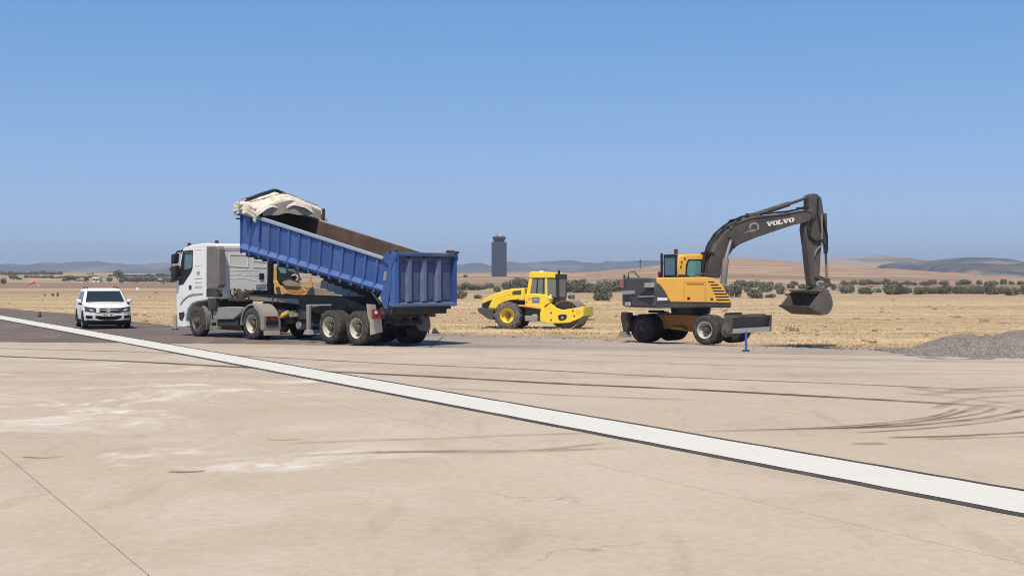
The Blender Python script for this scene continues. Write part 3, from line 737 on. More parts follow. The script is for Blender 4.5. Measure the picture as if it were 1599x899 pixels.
# tractor chassis
m = MB()
for y in (-.42, .42): m.box(4.7, 10.3, y - .05, y + .05, .78, 1.02)
for x in (5.0, 6.6, 7.6, 8.4): m.box(x - .06, x + .06, -.42, .42, .8, 1.0)
m.cyl((5.73, -1.0, .535), (5.73, 1.0, .535), .11); m.cyl((9.24, -1.0, .5), (9.24, 1.0, .5), .08); m.cyl((5.73, 0, .4), (5.73, 0, .75), .24)
m.build('tractor_frame', M['chassis'], truck)
MB().box(8.3, 10.1, -.55, .55, .55, 1.34).build('engine', M['chassis'], truck, bevel=.05)
bx = MB().prism(TP(*Z2, [(358, 600), (500, 592), (580, 600), (580, 640), (520, 690), (365, 695)], 1.1), .62, 1.10).build('battery_box', M['guard'], truck, bevel=.02)
m = MB(); a = T.at(*zm(*Z2, [(372, 735)])[0], .95); b = T.at(*zm(*Z2, [(570, 735)])[0], .95); m.cyl((a[0], .8, .50), (b[0], .8, .50), .24, n=20); m.build('fuel_tank', M['chassis'], truck)
m = MB()
m.box(8.0, 8.5, .7, 1.15, .28, .40); m.box(8.1, 8.45, .75, 1.12, .52, .62); m.tube([(8.1, 1.1, .3), (8.1, 1.1, .95)], .03); m.tube([(8.45, 1.1, .3), (8.45, 1.1, .95)], .03); m.build('cab_step', M['beam'], truck)
# mudguards
def arch(cx, cz, r0, r1, a0, a1, y0, y1, n=18):
    o = [(cx + r1 * math.cos(R(a0 + (a1 - a0) * i / n)), cz + r1 * math.sin(R(a0 + (a1 - a0) * i / n))) for i in range(n + 1)]
    i_ = [(cx + r0 * math.cos(R(a0 + (a1 - a0) * i / n)), cz + r0 * math.sin(R(a0 + (a1 - a0) * i / n))) for i in range(n + 1)]
    m = MB()
    for k in range(n):
        m.hexa([(*[o[k][0]], y0, o[k][1]), (o[k + 1][0], y0, o[k + 1][1]), (i_[k + 1][0], y0, i_[k + 1][1]), (i_[k][0], y0, i_[k][1]),
                (o[k][0], y1, o[k][1]), (o[k + 1][0], y1, o[k + 1][1]), (i_[k + 1][0], y1, i_[k + 1][1]), (i_[k][0], y1, i_[k][1])])
    return m
for s in (1, -1):
    y0, y1 = (.56, 1.23) if s > 0 else (-1.23, -.56)
    g = arch(5.73, .535, .63, .68, -5, 200, y0, y1); g.prism([(5.73 + .68 * math.cos(R(200 - 100 * t / 10)), .535 + .68 * math.sin(R(200 - 100 * t / 10))) for t in range(11)] + [(5.73 + .55 * math.cos(R(105 + 90 * t / 10)), .535 + .55 * math.sin(R(105 + 90 * t / 10))) for t in range(11)], (1.222 if s > 0 else -1.235), (1.235 if s > 0 else -1.222))
    gd = g.build('mudguard', M['guard'], truck)
    xr = 5.73 - .70
    MB().box(xr - .03, xr + .03, y0, y1, .36, .80).build('guard_panel', M['guard'], gd)
    MB().box(xr - .07, xr - .03, y0 + .14, y1 - .1, .66, .80).build('tail_light', M['dark_red'], truck)
    MB().box(xr - .06, xr - .03, y0 + .12, y1 - .08, .50, .63).build('light_bracket', M['black'], truck)
    MB().box(xr - .02, xr + .01, y0 + .02, y1 - .02, .16, .36).build('mud_flap', M['flap'], truck)
    y0, y1 = (.82, 1.2) if s > 0 else (-1.2, -.82)
    arch(9.24, .535, .60, .66, 120, 205, y0, y1, 10).build('mudguard', M['panel_grey'], truck)
    # wheels
    wheel(truck, 9.24, 1.22 * s, .535, s, .535, .30, .30, .06, .09, ('rubber', 'rim_dark', 'hub'), hole=.55)
    wheel(truck, 5.73, 1.24 * s, .535, s, .535, .30, .29, .21, -.03, ('rubber', 'rim', 'hub'), dual=.33, hole=.60)
    for x in (0, 1.39): wheel(truck, x, 1.25 * s, .535, s, .535, .30, .30, .21, -.01, ('rubber', 'rim', 'hub'), dual=.335, hole=.60)
# trailer frame
rail = [(7.0, 1.52), (4.3, 1.50), (1.57, 1.47), (.3, 1.16), (-1.0, 1.02), (-1.0, .72), (.4, .72), (1.7, .82), (3.1, .95), (3.9, 1.2), (7.0, 1.30)]
m = MB()
for y in (-.52, .44): m.prism(rail, y, y + .08)
for x in (6.5, 5.2, 3.6, 2.3, 1.0, -.2, -.95): m.box(x - .06, x + .06, -.45, .45, .85 if x < 3.5 else 1.3, 1.05 if x < 3.5 else 1.42)
for x in (0, 1.39): m.cyl((x, -1.0, .535), (x, 1.0, .535), .085); m.box(x - .5, x + .5, .46, .56, .60, .72); m.box(x - .5, x + .5, -.56, -.46, .60, .72)
m.build('trailer_frame', M['chassis'], truck)
MB().prism([(7.03, 1.315), (7.03, 1.455), (4.0, 1.385), (3.90, 1.21), (4.6, 1.27)], .522, .56).build('side_beam', M['beam'], truck)
MB().box(5.4, 5.46, .56, .60, 1.22, 1.44).build('beam_bracket', M['chassis'], truck)
MB().box(-1.05, -.98, -.55, .60, .62, .70).build('underrun_bar', M['chassis'], truck)
# landing leg
for s in (1, -1):
    y = .98 * s; a = T.at(*zm(*Z4, [(462, 430)])[0], .98); b = T.at(*zm(*Z4, [(462, 672)])[0], .98)
    m = MB(); m.box(a[0] - .06, a[0] + .06, y - .06, y + .06, b[1], a[1]); m.hexa([(a[0] - .17, y - .12, b[1] - .06), (a[0] + .17, y - .12, b[1] - .06), (a[0] + .17, y + .12, b[1] - .06), (a[0] - .17, y + .12, b[1] - .06), (a[0] - .1, y - .09, b[1] + .1), (a[0] + .1, y - .09, b[1] + .1), (a[0] + .1, y + .09, b[1] + .1), (a[0] - .1, y + .09, b[1] + .1)])
    m.bar((a[0] + .12, y, a[1]), (a[0] - .95, y * .8, a[1] + .02), .05, .05); m.bar((a[0], y, a[1] - .05), (a[0] - .1, y * .5, a[1] + .02), .08, .08)
    m.build('landing_leg', M['guard'], truck, bevel=.015)
# valves and tanks between the axles
a = T.at(*zm(*Z2, [(925, 655)])[0], .5)
MB().hexa([(a[0] - .22, .4, a[1] + .0), (a[0] + .2, .4, a[1] - .14), (a[0] + .2, .62, a[1] - .14), (a[0] - .22, .62, a[1] + .0), (a[0] - .22, .42, a[1] + .14), (a[0] + .08, .42, a[1] + .06), (a[0] + .08, .6, a[1] + .06), (a[0] - .22, .6, a[1] + .14)]).build('hose_cap', M['yellow_cap'], truck, bevel=.03)
a = T.at(*zm(*Z2, [(1040, 735)])[0], .3); MB().cyl((a[0] - .1, -.1, a[1]), (a[0] - .1, .45, a[1]), .15, n=18).build('air_tank', M['steel'], truck, bevel=.03)
m = MB(); m.box(4.2, 4.7, .25, .5, .78, 1.0); m.box(3.6, 4.1, -.1, .5, .7, 1.1); m.box(4.5, 5.0, -.4, .4, .55, .8); m.cyl((5.3, -.3, .3), (3.0, -.3, .5), .06); m.build('valve_block', M['chassis'], truck, bevel=.02)
m = MB(); m.box(4.05, 4.25, .5, .56, .80, .92); m.box(4.3, 4.5, .5, .56, .78, .96); m.build('coupling', M['steel'], truck)
# fifth wheel and air lines behind the cab
m = MB(); m.box(5.2, 7.4, -.42, .42, 1.03, 1.10); m.cyl((6.0, 0, 1.1), (6.0, 0, 1.26), .5, n=24); m.box(6.7, 7.7, -.9, .9, 1.28, 1.36); m.box(6.9, 7.4, .2, .8, 1.36, 1.62); m.box(7.3, 7.8, -.7, .1, 1.36, 1.66); m.cyl((7.0, .7, 1.42), (7.0, -.3, 1.42), .11); m.build('fifth_wheel', M['chassis'], truck, bevel=.02)
m = MB()
for k, (yy, sg) in enumerate(((.55, .20), (.35, .30), (.1, .22), (-.2, .26))):
    m.tube([(7.9, yy, 1.72 - .04 * k), (7.75, yy + .02, 1.68), (7.4, yy + .05, 1.58 - sg * .3), (7.05, yy, 1.62), (6.75, yy - .05, 1.56)], .022, 6)
cc = T.at(*zm(*Z2, [(568, 485)])[0], .6)
m.tube([(cc[0] + .13 * math.cos(t * .55), .6 + .012 * t, cc[1] + .13 * math.sin(t * .55)) for t in range(26)], .022, 6); m.build('air_hose', M['black'], truck)
m = MB(); m.tube([(x, .7, z) for x, z in TP(*Z2, [(520, 480), (535, 520), (565, 545), (610, 540), (630, 528)], .7)], .028, 6); m.build('air_hose', M['yellow_cap'], truck)
# telescopic ram that lifts the body
a = T.at(*zm(*Z2, [(812, 240)])[0], 0); b = T.at(*zm(*Z2, [(812, 500)])[0], 0)
m = MB(); m.cyl((b[0], 0, 1.2), (b[0] + .02, 0, 1.9), .13, n=18); m.cyl((b[0] + .02, 0, 1.9), (a[0] - .0, 0, 2.5), .11, n=18); m.cyl((a[0], 0, 2.5), (a[0], 0, 3.0), .11, n=18); m.build('lift_ram', M['chassis'], truck)

# ---- dump body (measured on its near side; u runs front to rear, v from floor to rail)
FB, RB, FT, RT = (6.42, 3.07), (-1.42, 1.66), (6.42, 4.385), (-1.62, 2.62)
def BP(u, v):
    b = (FB[0] + (RB[0] - FB[0]) * u, FB[1] + (RB[1] - FB[1]) * u); t = (FT[0] + (RT[0] - FT[0]) * u, FT[1] + (RT[1] - FT[1]) * u)
    return (b[0] + (t[0] - b[0]) * v, b[1] + (t[1] - b[1]) * v)
def slab(m, u0, u1, v0, v1, y0, y1, y0t=None, y1t=None):
    y0t = y0 if y0t is None else y0t; y1t = y1 if y1t is None else y1t
    A, B, C, D = BP(u0, v0), BP(u1, v0), BP(u1, v1), BP(u0, v1)
    m.hexa([(A[0], y0, A[1]), (B[0], y0, B[1]), (B[0], y1, B[1]), (A[0], y1, A[1]), (D[0], y0t, D[1]), (C[0], y0t, C[1]), (C[0], y1t, C[1]), (D[0], y1t, D[1])]); return m
m = MB(); slab(m, 0, 1, 0, .97, 1.14, 1.185); slab(m, 0, 1, 0, .97, -1.185, -1.14); slab(m, 0, 1, -.06, .02, -1.185, 1.185); slab(m, 0, .006, 0, 1.12, -1.2, 1.2)
body = m.build('dump_body', M['blue'], truck)
NR = 14
for s in (1, -1):
    ya, yb = (1.185, 1.26)
    for k in range(NR):
        u0, u1 = k / NR + .004, (k + 1) / NR - .004; f = (lambda a: a * s)
        m = MB(); slab(m, u0 + .006, u1 - .006, .17, .90, f(1.18), f(1.197)); pn = m.build('side_panel', M['blue'], body)     # pressed panel with a sloped ledge at its foot
        m = MB(); slab(m, u0, u1, .04, .17, f(1.18), f(1.285), f(1.18), f(1.2)); m.build('panel_foot', M['blue_lit'], body)
    for k in range(NR + 1):
        u = k / NR; u0, u1 = max(0, u - .0065), min(1, u + .0065)
        m = MB(); slab(m, u0, u1, -.10, .90, 1.18 * s, 1.242 * s); m.build('side_rib', M['blue'], body)
    m = MB(); slab(m, 0, 1.0, .93, 1.02, 1.13 * s, 1.275 * s); m.build('top_rail', M['blue_pale'], body, bevel=.015)
    m = MB(); slab(m, 0, .985, -.02, .05, 1.16 * s, 1.255 * s); m.build('lower_sill', M['blue_pale'] if 0 else M['blue'], body, bevel=.012)
    m = MB(); slab(m, .004, 1, .02, .985, 1.10 * s, 1.138 * s); m.build('lining', M['rust'], body)
    fl = TP(*Z5, [(285, 125), (318, 70), (350, 50), (385, 75), (392, 110), (372, 150), (356, 200), (354, 330), (326, 508), (300, 506), (268, 400), (282, 385), (338, 170)], 1.25)
    m = MB().prism(fl, min(1.20 * s, 1.275 * s), max(1.20 * s, 1.275 * s)); m.build('hinge_plate', M['blue'], body, bevel=.008)
m = MB(); slab(m, .004, 1, .02, .05, -1.1, 1.1); slab(m, .006, .012, .05, 1.1, -1.1, 1.1); m.build('lining', M['dark_inside'], body)  # front wall lining darkened in its colour for shade under the tarp
m = MB()
for y in (-.42, .34): slab(m, .02, .98, -.26, -.06, y, y + .08)
for k in range(16): slab(m, .03 + .06 * k, .045 + .06 * k, -.16, -.06, -1.15, 1.15)
m.build('underfloor', M['chassis'], body)
# pale stepped ledges of the sub-frame that show below the near sill
LA, LB = (4.85, 1.98), (2.0, 1.33)
def ledge(u): return (LA[0] + (LB[0] - LA[0]) * u, LA[1] + (LB[1] - LA[1]) * u)
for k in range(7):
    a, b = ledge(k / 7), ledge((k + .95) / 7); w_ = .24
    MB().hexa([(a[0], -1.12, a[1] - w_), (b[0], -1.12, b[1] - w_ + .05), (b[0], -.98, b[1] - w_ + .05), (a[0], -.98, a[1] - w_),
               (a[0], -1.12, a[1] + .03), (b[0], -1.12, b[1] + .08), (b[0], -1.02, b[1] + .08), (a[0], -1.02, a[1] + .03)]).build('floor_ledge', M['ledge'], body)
MB().prism([ledge(0), ledge(1), BP(.72, 0), BP(.30, 0)], -1.10, -1.06).build('floor_web', M['chassis'], body)
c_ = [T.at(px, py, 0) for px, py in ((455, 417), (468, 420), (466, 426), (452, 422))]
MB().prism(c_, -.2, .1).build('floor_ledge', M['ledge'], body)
# front wall brackets and step rungs
for b_ in ((6.42, 6.56, .95, 1.1, 3.25, 3.3), (6.42, 6.56, .95, 1.1, 3.6, 3.65), (6.42, 6.56, .95, 1.1, 4.0, 4.05), (6.42, 6.7, 1.1, 1.2, 4.24, 4.3), (6.42, 6.6, 1.15, 1.3, 4.1, 4.15)): MB().box(*b_).build('step_rung', M['chassis'], body)
m = MB(); slab(m, .985, 1.0, .35, .62, 1.275, 1.30); m.build('locking_hook', M['steel'], body)
a = TP(*Z4, [(1020, 310), (1075, 420)], 1.1); m = MB(); m.bar((a[0][0], 1.12, a[0][1]), (a[1][0], 1.0, a[1][1]), .07, .05); m.build('locking_arm', M['beam'], truck)
# tailgate hanging open from its top hinge
GX = -1.72; gz0, gz1 = 1.235, 2.835
m = MB(); m.box(GX - .02, GX + .03, -1.24, 1.24, gz0, gz1)
gate = m.build('tailgate', M['blue_gate'], truck)
def gate_bar(name, y0, y1, z0, z1, d, mat='blue_gate', tp=.035):
    m = MB(); m.loft([[(GX - .02, y0, z0), (GX - .02, y1, z0), (GX - .02, y1, z1), (GX - .02, y0, z1)], [(GX - d, y0 + tp, z0 + tp), (GX - d, y1 - tp, z0 + tp), (GX - d, y1 - tp, z1 - tp), (GX - d, y0 + tp, z1 - tp)]])
    return m.build(name, M[mat], gate)
gate_bar('gate_frame', -1.25, 1.25, gz1 - .13, gz1 + .02, .19); gate_bar('gate_frame', -1.25, 1.25, gz0 - .03, gz0 + .11, .16, 'blue_rib')
for ya, yb in ((1.09, 1.25), (-1.25, -1.14)):
    MB().box(GX - .15, GX + .09, ya, yb, gz0 - .02, gz1 + .01).build('gate_post', M['blue'], gate, bevel=.015)
for px in (495, 612, 725):
    y = T.atx(540 + px / 4.995, 450, GX - .1)[0]; gate_bar('gate_rib', y - .11, y + .11, gz0 + .10, gz1 - .12, .14, 'blue_rib', tp=.05)
for k, (ya, yb) in enumerate(((1.04, .70), (.52, .12), (-.05, -.42), (-.62, -1.13))):
    gate_bar('gate_panel', yb + .05, ya - .05, gz0 + .15, gz1 - .30, .045, tp=.03)
m = MB(); m.box(GX - .2, GX + .08, -1.3, -1.1, gz1, gz1 + .07); m.cyl((GX + .05, -1.3, gz1 + .05), (GX + .05, -1.02, gz1 + .05), .06); m.cyl((GX + .05, 1.0, gz1 + .05), (GX + .05, 1.3, gz1 + .05), .06); m.build('gate_hinge', M['chassis'], gate)
# rear of the trailer
MB().box(-1.55, -1.0, -1.1, 1.1, .98, 1.20).build('rear_beam', M['chassis'], truck)
MB().box(-1.62, -1.5, -1.22, 1.0, 1.12, 1.2).build('spill_lip', M['dark_inside'], truck)
q = [T.atx(px, py, -.78) for px, py in zm(*Z5, [(162, 472), (228, 476), (245, 560), (275, 590), (285, 690), (192, 712), (188, 620), (172, 560)])]
MB().prismx(q, -.80, -.77).build('mud_flap', M['flap'], truck)
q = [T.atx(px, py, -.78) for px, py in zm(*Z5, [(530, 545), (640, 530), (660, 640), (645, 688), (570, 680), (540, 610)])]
fo = MB().prismx(q, -.80, -.77).build('mud_flap', M['flap_shaded'], truck)
q = [T.atx(px, py, -.9) for px, py in zm(*Z5, [(205, 515), (290, 512), (290, 585), (205, 588)])]
tl = MB().prismx(q, -.98, -.88).build('tail_light', M['red'], truck)
MB().cyl((-1.0, q[0][0] - .08, (q[0][1] + q[2][1]) / 2 + .05), (-.97, q[0][0] - .08, (q[0][1] + q[2][1]) / 2 + .05), .05).build('lens', M['sticker'], tl)
MB().box(-.98, -.88, -1.15, -.8, .86, 1.0).build('tail_light', M['red'], truck)
m = MB()
for y, z, r in ((.35, .88, .10), (-.05, .86, .08), (.1, .95, .05), (-.4, .9, .06)): m.cyl((-1.05, y, z), (-.7, y, z), r)
m.box(-.95, -.6, -.6, .6, .68, .78); m.build('brake_chamber', M['chassis'], truck)
# tarp bundle rolled to the front of the body
def make_tarp():
    path = []      # (y, z offset) over the body from near edge to far edge
    for i in range(8): path.append((1.46 + .03 * math.sin(i * 2.1), .10 + .32 * i / 8))
    for i in range(33):
        y = 1.40 - 2.80 * i / 32; path.append((y, .42 + .40 * (1 - (abs(y / 1.40) ** 2 + .012) ** .5)))
    for i in range(1, 7): path.append((-1.44, .42 - .30 * i / 7))
    NV = 70; vs, fs = [], []
    for j in range(NV + 1):
        v = j / NV
        for i, (y, dz) in enumerate(path):
            x = 5.06 + 1.36 * v
            end = 0.0
            if v < .16: end = -(.16 - v) * (1.6 + .5 * math.sin(y * 5)) - .6 * (.16 - v) * max(0, dz - .42) / .4; x = 5.06 + .10 * v / .16 + .05 * math.sin(y * 4)
            if v > .90: end = -(v - .90) * 1.2
            side = max(0, .40 - dz) / .40
            fold = .10 * (.5 - abs(math.sin(v * 10 + 1.6 * mnoise.noise(Vector((y * 1.1, v * 2.5, 1)))))) + .045 * (.5 - abs(math.sin(v * 27 + 2.5 * mnoise.noise(Vector((y * 1.6, v * 3, 6)))))) + .05 * (.3 - abs(mnoise.noise(Vector((y * 2.4, v * 8, 4))))) + .03 * mnoise.noise(Vector((y * 1.8, v * 7, 4)))
            if side > 0: fold += .07 * side * math.sin(v * 21 + y)
            top = 4.24 + (x - 6.0) * .19 + dz + end + fold * (1 if dz > .3 else .3) + (.10 * side * math.sin(v * 17 + 1.1))
            yy = y + (fold * 1.5 * (1 if y > 0 else -1) if dz < .44 else 0)
            if dz < .42: x += .10 * side * math.sin(v * 9)
            if y < 0 and dz < .42 and v < .5: top -= .12
            vs.append((x, yy, top))
    n = len(path)
    for j in range(NV):
        for i in range(n - 1): fs.append((j * n + i, j * n + i + 1, (j + 1) * n + i + 1, (j + 1) * n + i))
    me = bpy.data.meshes.new('tarp'); me.from_pydata(vs, [], fs); me.materials.append(M['tarp'])
    for p in me.polygons: p.use_smooth = True
    o = link('tarp', me, truck); sd = o.modifiers.new('thick', 'SOLIDIFY'); sd.thickness = .01
    m = MB(); A, B = [], []
    for i in range(25):
        y = 1.25 - 2.5 * i / 24; z = 4.80 + .40 * (1 - abs(y / 1.25) ** 1.05)
        A.append((6.22, y, z + .0)); B.append((6.02, y, z - .02))
    m.loft([A, B, [(a, b, c - .07) for a, b, c in B], [(a, b, c - .09) for a, b, c in A]], caps=False, closed=False)
    m.build('tarp_hoop', M['black'], truck)
    A, B = [], []
    for i in range(33):
        y = 1.20 - 2.42 * i / 32; zt_ = 4.34 + .40 * (1 - (abs(y / 1.4) ** 2 + .012) ** .5) + .05
        A.append((5.14, y, zt_)); B.append((5.10 + .015 * math.sin(y * 9), y, 4.12 + .16 * (1 - abs(y / 1.25) ** 2) + .025 * math.sin(y * 7)))
    m = MB(); m.loft([A, B], caps=False, closed=False); vo = m.build('tarp_valance', M['valance'], truck); sd = vo.modifiers.new('thick', 'SOLIDIFY'); sd.thickness = .015
    for xs in (5.55, 6.15):
        L = [(1.50, 4.36), (1.45, 4.62)] + [(1.40 - 2.8 * i / 16, 4.24 + (xs - 6.0) * .19 + .42 + .40 * (1 - (abs((1.40 - 2.8 * i / 16) / 1.40) ** 2 + .012) ** .5) + .075) for i in range(17)]
        MB().tube([(xs + .03 * math.sin(k), y, z) for k, (y, z) in enumerate(L)], .016, 6).build('tarp_rope', M['valance'], truck)
    MB().bar((4.95, -1.2, 3.95), (4.95, -1.2, 4.50), .10, .06).build('tarp_post', M['chassis'], truck)
make_tarp()

# ================================================================== the wheeled excavator
C = Fr(5.80, 41.56, -40); U = Fr(5.80, 41.56, 21); RZ = U.yaw - C.yaw
exc = thing('wheeled_excavator', 'yellow and charcoal wheeled excavator with its boom raised and wide bucket hanging', 'excavator', (C.ox, C.oy, 0), C.yaw)
Z8 = (950, 380, 4.993); ZB = (1080, 290, 4.28); ZA = (1200, 290, 4.28); ZE = (1020, 380, 8.99); ZR = (955, 420, 12.84)
def UP(z, pts, y): return [U.at(px, py, y) for px, py in zm(*z, pts)]
def UR(z, pts, x): return [U.atx(px, py, x) for px, py in zm(*z, pts)]
NS = -1.10
deck = MB().prismz([(-1.86, -.9), (-1.80, -1.085), (.86, -1.085), (.90, -.9), (.90, 1.25), (-1.6, 1.30), (-1.86, 1.1)], 1.14, 1.34).build('upper_deck', M['charcoal'], exc, rz=RZ, bevel=.03)
cw = MB().prismz([(-1.30, -1.09), (-1.80, -1.09), (-1.90, -.98), (-1.95, -.5), (-1.96, .4), (-1.92, 1.05), (-1.80, 1.36), (-1.5, 1.42), (-1.30, 1.42)], 1.18, 2.085).build('counterweight', M['charcoal'], exc, rz=RZ, bevel=.05)
XW = -1.97
for nm, c, d, mt in (('lettering', [(225, 440), (468, 428), (462, 495), (218, 512)], .02, 'sticker_worn'), ('sticker', [(672, 275), (805, 272), (800, 365), (665, 368)], .02, 'sticker_worn'), ('lifting_recess', [(555, 530), (610, 470), (680, 428), (795, 430), (800, 530)], .012, 'black'),
                     ('recess_lip', [(545, 538), (800, 534), (800, 555), (560, 568)], .03, 'print_grey'), ('lamp_recess', [(232, 600), (390, 600), (395, 735), (300, 735), (290, 640)], .012, 'black'), ('rear_lamp', [(295, 660), (385, 655), (392, 735), (290, 735)], .05, 'sticker_worn')):
    MB().prismx(UR(ZR, c, XW), XW - d, XW + .10).build(nm, M[mt], cw)
m = MB()
for k in range(9):
    a = 240 + 24 * k; MB_ = UR(ZR, [(a, 452 - k), (a + 10, 452 - k), (a + 8, 492 - k), (a - 2, 493 - k)], XW - .02); m.prismx(MB_, XW - .026, XW - .015)
m.build('letter_strokes', M['print_grey'], cw)['kind'] = 'stuff'
MB().prismx(UR(ZR, [(182, 205), (222, 205), (215, 370), (175, 370)], XW), XW - .03, XW + .05).build('reflector', M['reflector'], cw)
MB().tube([(-1.6, 1.3, 2.08), (-1.6, 1.3, 2.26), (-1.4, 1.3, 2.30), (-1.2, 1.3, 2.1)], .018, 6).build('handrail', M['charcoal'], exc, rz=RZ)
for px, py in ((975, 431), (981, 433)):
    y, z = U.atx(px, py, -1.7); MB().cyl((-1.7, y, 2.05), (-1.7, y, z + .04), .035).build('filler_cap', M['black'], exc, rz=RZ)
MB().box(-1.32, .35, -.85, 1.3, 1.34, 2.07).build('engine_housing', M['charcoal'], exc, rz=RZ, bevel=.04)
side = MB().prism(UP(Z8, [(378, 266), (500, 265), (760, 262), (820, 270), (862, 296), (898, 335), (925, 395), (945, 450), (952, 466), (482, 456), (466, 425), (440, 375), (405, 330), (378, 310)], NS), NS - .012, -.55).build('engine_cover', M['amber'], exc, rz=RZ, bevel=.03)
MB().prism(UP(Z8, [(378, 312), (405, 332), (440, 377), (464, 426), (470, 458), (378, 470)], NS), NS - .004, -.7).build('side_quarter', M['charcoal'], exc, rz=RZ, bevel=.012)
MB().prism(UP(ZE, [(58, 758), (196, 762), (196, 800), (56, 803)], NS), NS - .02, NS).build('lettering', M['sticker'], exc, rz=RZ)
SLATS = [((768, 534), (852, 534), (862, 549), (778, 549)), ((798, 575), (912, 576), (922, 590), (808, 590)), ((814, 617), (955, 618), (962, 634), (824, 634)), ((834, 657), (995, 660), (1002, 673), (846, 674)),
         ((852, 698), (1032, 702), (1040, 716), (864, 717)), ((872, 740), (1056, 742), (1062, 756), (884, 758)), ((884, 783), (1066, 785), (1072, 798), (894, 800))]
for c in SLATS: MB().prism(UP(ZE, c, NS - .012), NS - .018, NS).build('slat', M['orange_steel'] if 0 else M['black'], side)
for c in ([(478, 752), (515, 752), (515, 788), (478, 788)], [(805, 768), (838, 768), (838, 795), (805, 795)], [(468, 560), (706, 562), (706, 578), (468, 576)]):
    MB().prism(UP(ZE, c, NS - .012), NS - .020, NS).build('latch', M['black'] if c[0][1] > 700 else M['orange_steel'], side)
for a, b in (((432, 555), (432, 810)), ((728, 548), (728, 812)), ((436, 545), (726, 545))):
    p, q = UP(ZE, [a, b], NS - .013); MB().bar((p[0], NS - .013, p[1]), (q[0], NS - .013, q[1]), .010, .016).build('cover_seam', M['orange_steel'], side)
# operator cab on the far side
CY0, CY1, CXR = .15, 1.10, -.41
cabo = UP(ZE, [(342, 475), (340, 300), (350, 215), (372, 172), (410, 156), (560, 150), (700, 152), (735, 165), (790, 480)], CY0)
xc = MB().prism(cabo, CY0, CY1).build('operator_cab', M['amber'], exc, rz=RZ, bevel=.035)
MB().prism(UP(ZE, [(448, 475), (455, 330), (470, 262), (492, 222), (700, 222), (740, 475)], CY0), CY0 - .012, CY0 + .02).build('window_frame', M['black'], xc)
MB().prism(UP(ZE, [(470, 470), (478, 330), (492, 268), (505, 246), (672, 246), (660, 470)], CY0), CY0 - .020, CY0).build('window', M['glass_teal'], xc)
MB().box(CXR - .02, CXR + .02, CY0 + .02, CY1 - .02, 2.1, 2.86).build('rear_frame', M['black'], xc, bevel=.02)
MB().box(CXR - .03, CXR - .01, CY0 + .14, CY1 - .14, 2.18, 2.74).build('rear_window', M['glass_blue'], xc)
m = MB(); m.bar((CXR - .04, CY1 + .06, 2.1), (CXR - .04, CY1 + .06, 2.90), .06, .06); m.build('cab_guard', M['black'], exc, rz=RZ)
x, z = U.at(1055.5, 397, .3); MB().cyl((x, .3, 2.8), (x, .3, z + .04), .03).cyl((x, .3, z + .02), (x, .3, z + .17), .075, .055).build('beacon', M['dark_red'], exc, rz=RZ)
for c in ((440, 210), (395, 262), (385, 325)):
    p = UP(ZE, [c], CY0)[0]; MB().cyl((p[0], CY0 - .03, p[1]), (p[0], CY0 + .02, p[1]), .028, n=8).build('bolt', M['black'], xc)
p = UP(ZE, [(395, 455)], .1)[0]; MB().hexa([(p[0] - .15, -.2, 2.06), (p[0] + .2, -.2, 2.06), (p[0] + .2, .14, 2.06), (p[0] - .15, .14, 2.06), (p[0] - .1, -.2, 2.2), (p[0] + .15, -.2, 2.16), (p[0] + .15, .14, 2.16), (p[0] - .1, .14, 2.2)]).build('air_filter', M['black'], exc, rz=RZ, bevel=.03)
MB().tube([(x, -.6, z) for x, z in UP(ZE, [(560, 470), (610, 440), (680, 425), (740, 440)], -.6)], .03, 8).build('handrail', M['charcoal'], exc, rz=RZ)
x, z = U.at(1030, 430, 1.25); MB().box(x - .04, x + .04, 1.2, 1.3, z - .1, z + .12).build('mirror', M['red'], exc, rz=RZ); MB().tube([(x, 1.25, 2.0), (x, 1.25, z)], .02).build('mirror_arm', M['charcoal'], exc, rz=RZ)
# boom, stick, rams
BY = .23
boom = MB().prism(UP(ZB, [(105, 615), (112, 545), (130, 470), (158, 395), (205, 325), (262, 275), (335, 232), (440, 200), (600, 187), (738, 166), (800, 156), (828, 165), (836, 188), (826, 212), (765, 246), (680, 262), (550, 306), (430, 347), (330, 388), (282, 420), (250, 465), (222, 525), (188, 615)], -BY), -BY, BY).build('boom', M['boom'], exc, rz=RZ, bevel=.02)
m = MB(); pp = UP(ZB, [(262, 275), (300, 300), (285, 420)], -BY); m.bar((pp[0][0], -BY, pp[0][1] - .02), (pp[1][0], -BY, pp[1][1]), .015, .05); m.bar((pp[1][0], -BY, pp[1][1]), (pp[2][0], -BY, pp[2][1]), .015, .04); m.build('weld_plate', M['boom'], boom)
LT = {'V': [(0, 1), (.44, 1), (.44, .86), (.37, .86), (.55, .38), (.70, .86), (.62, .86), (.62, 1), (1, 1), (1, .86), (.93, .86), (.60, 0), (.40, 0), (.07, .86), (0, .86)],
      'L': [(0, 0), (0, .14), (.1, .14), (.1, .86), (0, .86), (0, 1), (.55, 1), (.55, .86), (.44, .86), (.44, .16), (.68, .16), (.82, .42), (.95, .42), (.95, 0)]}
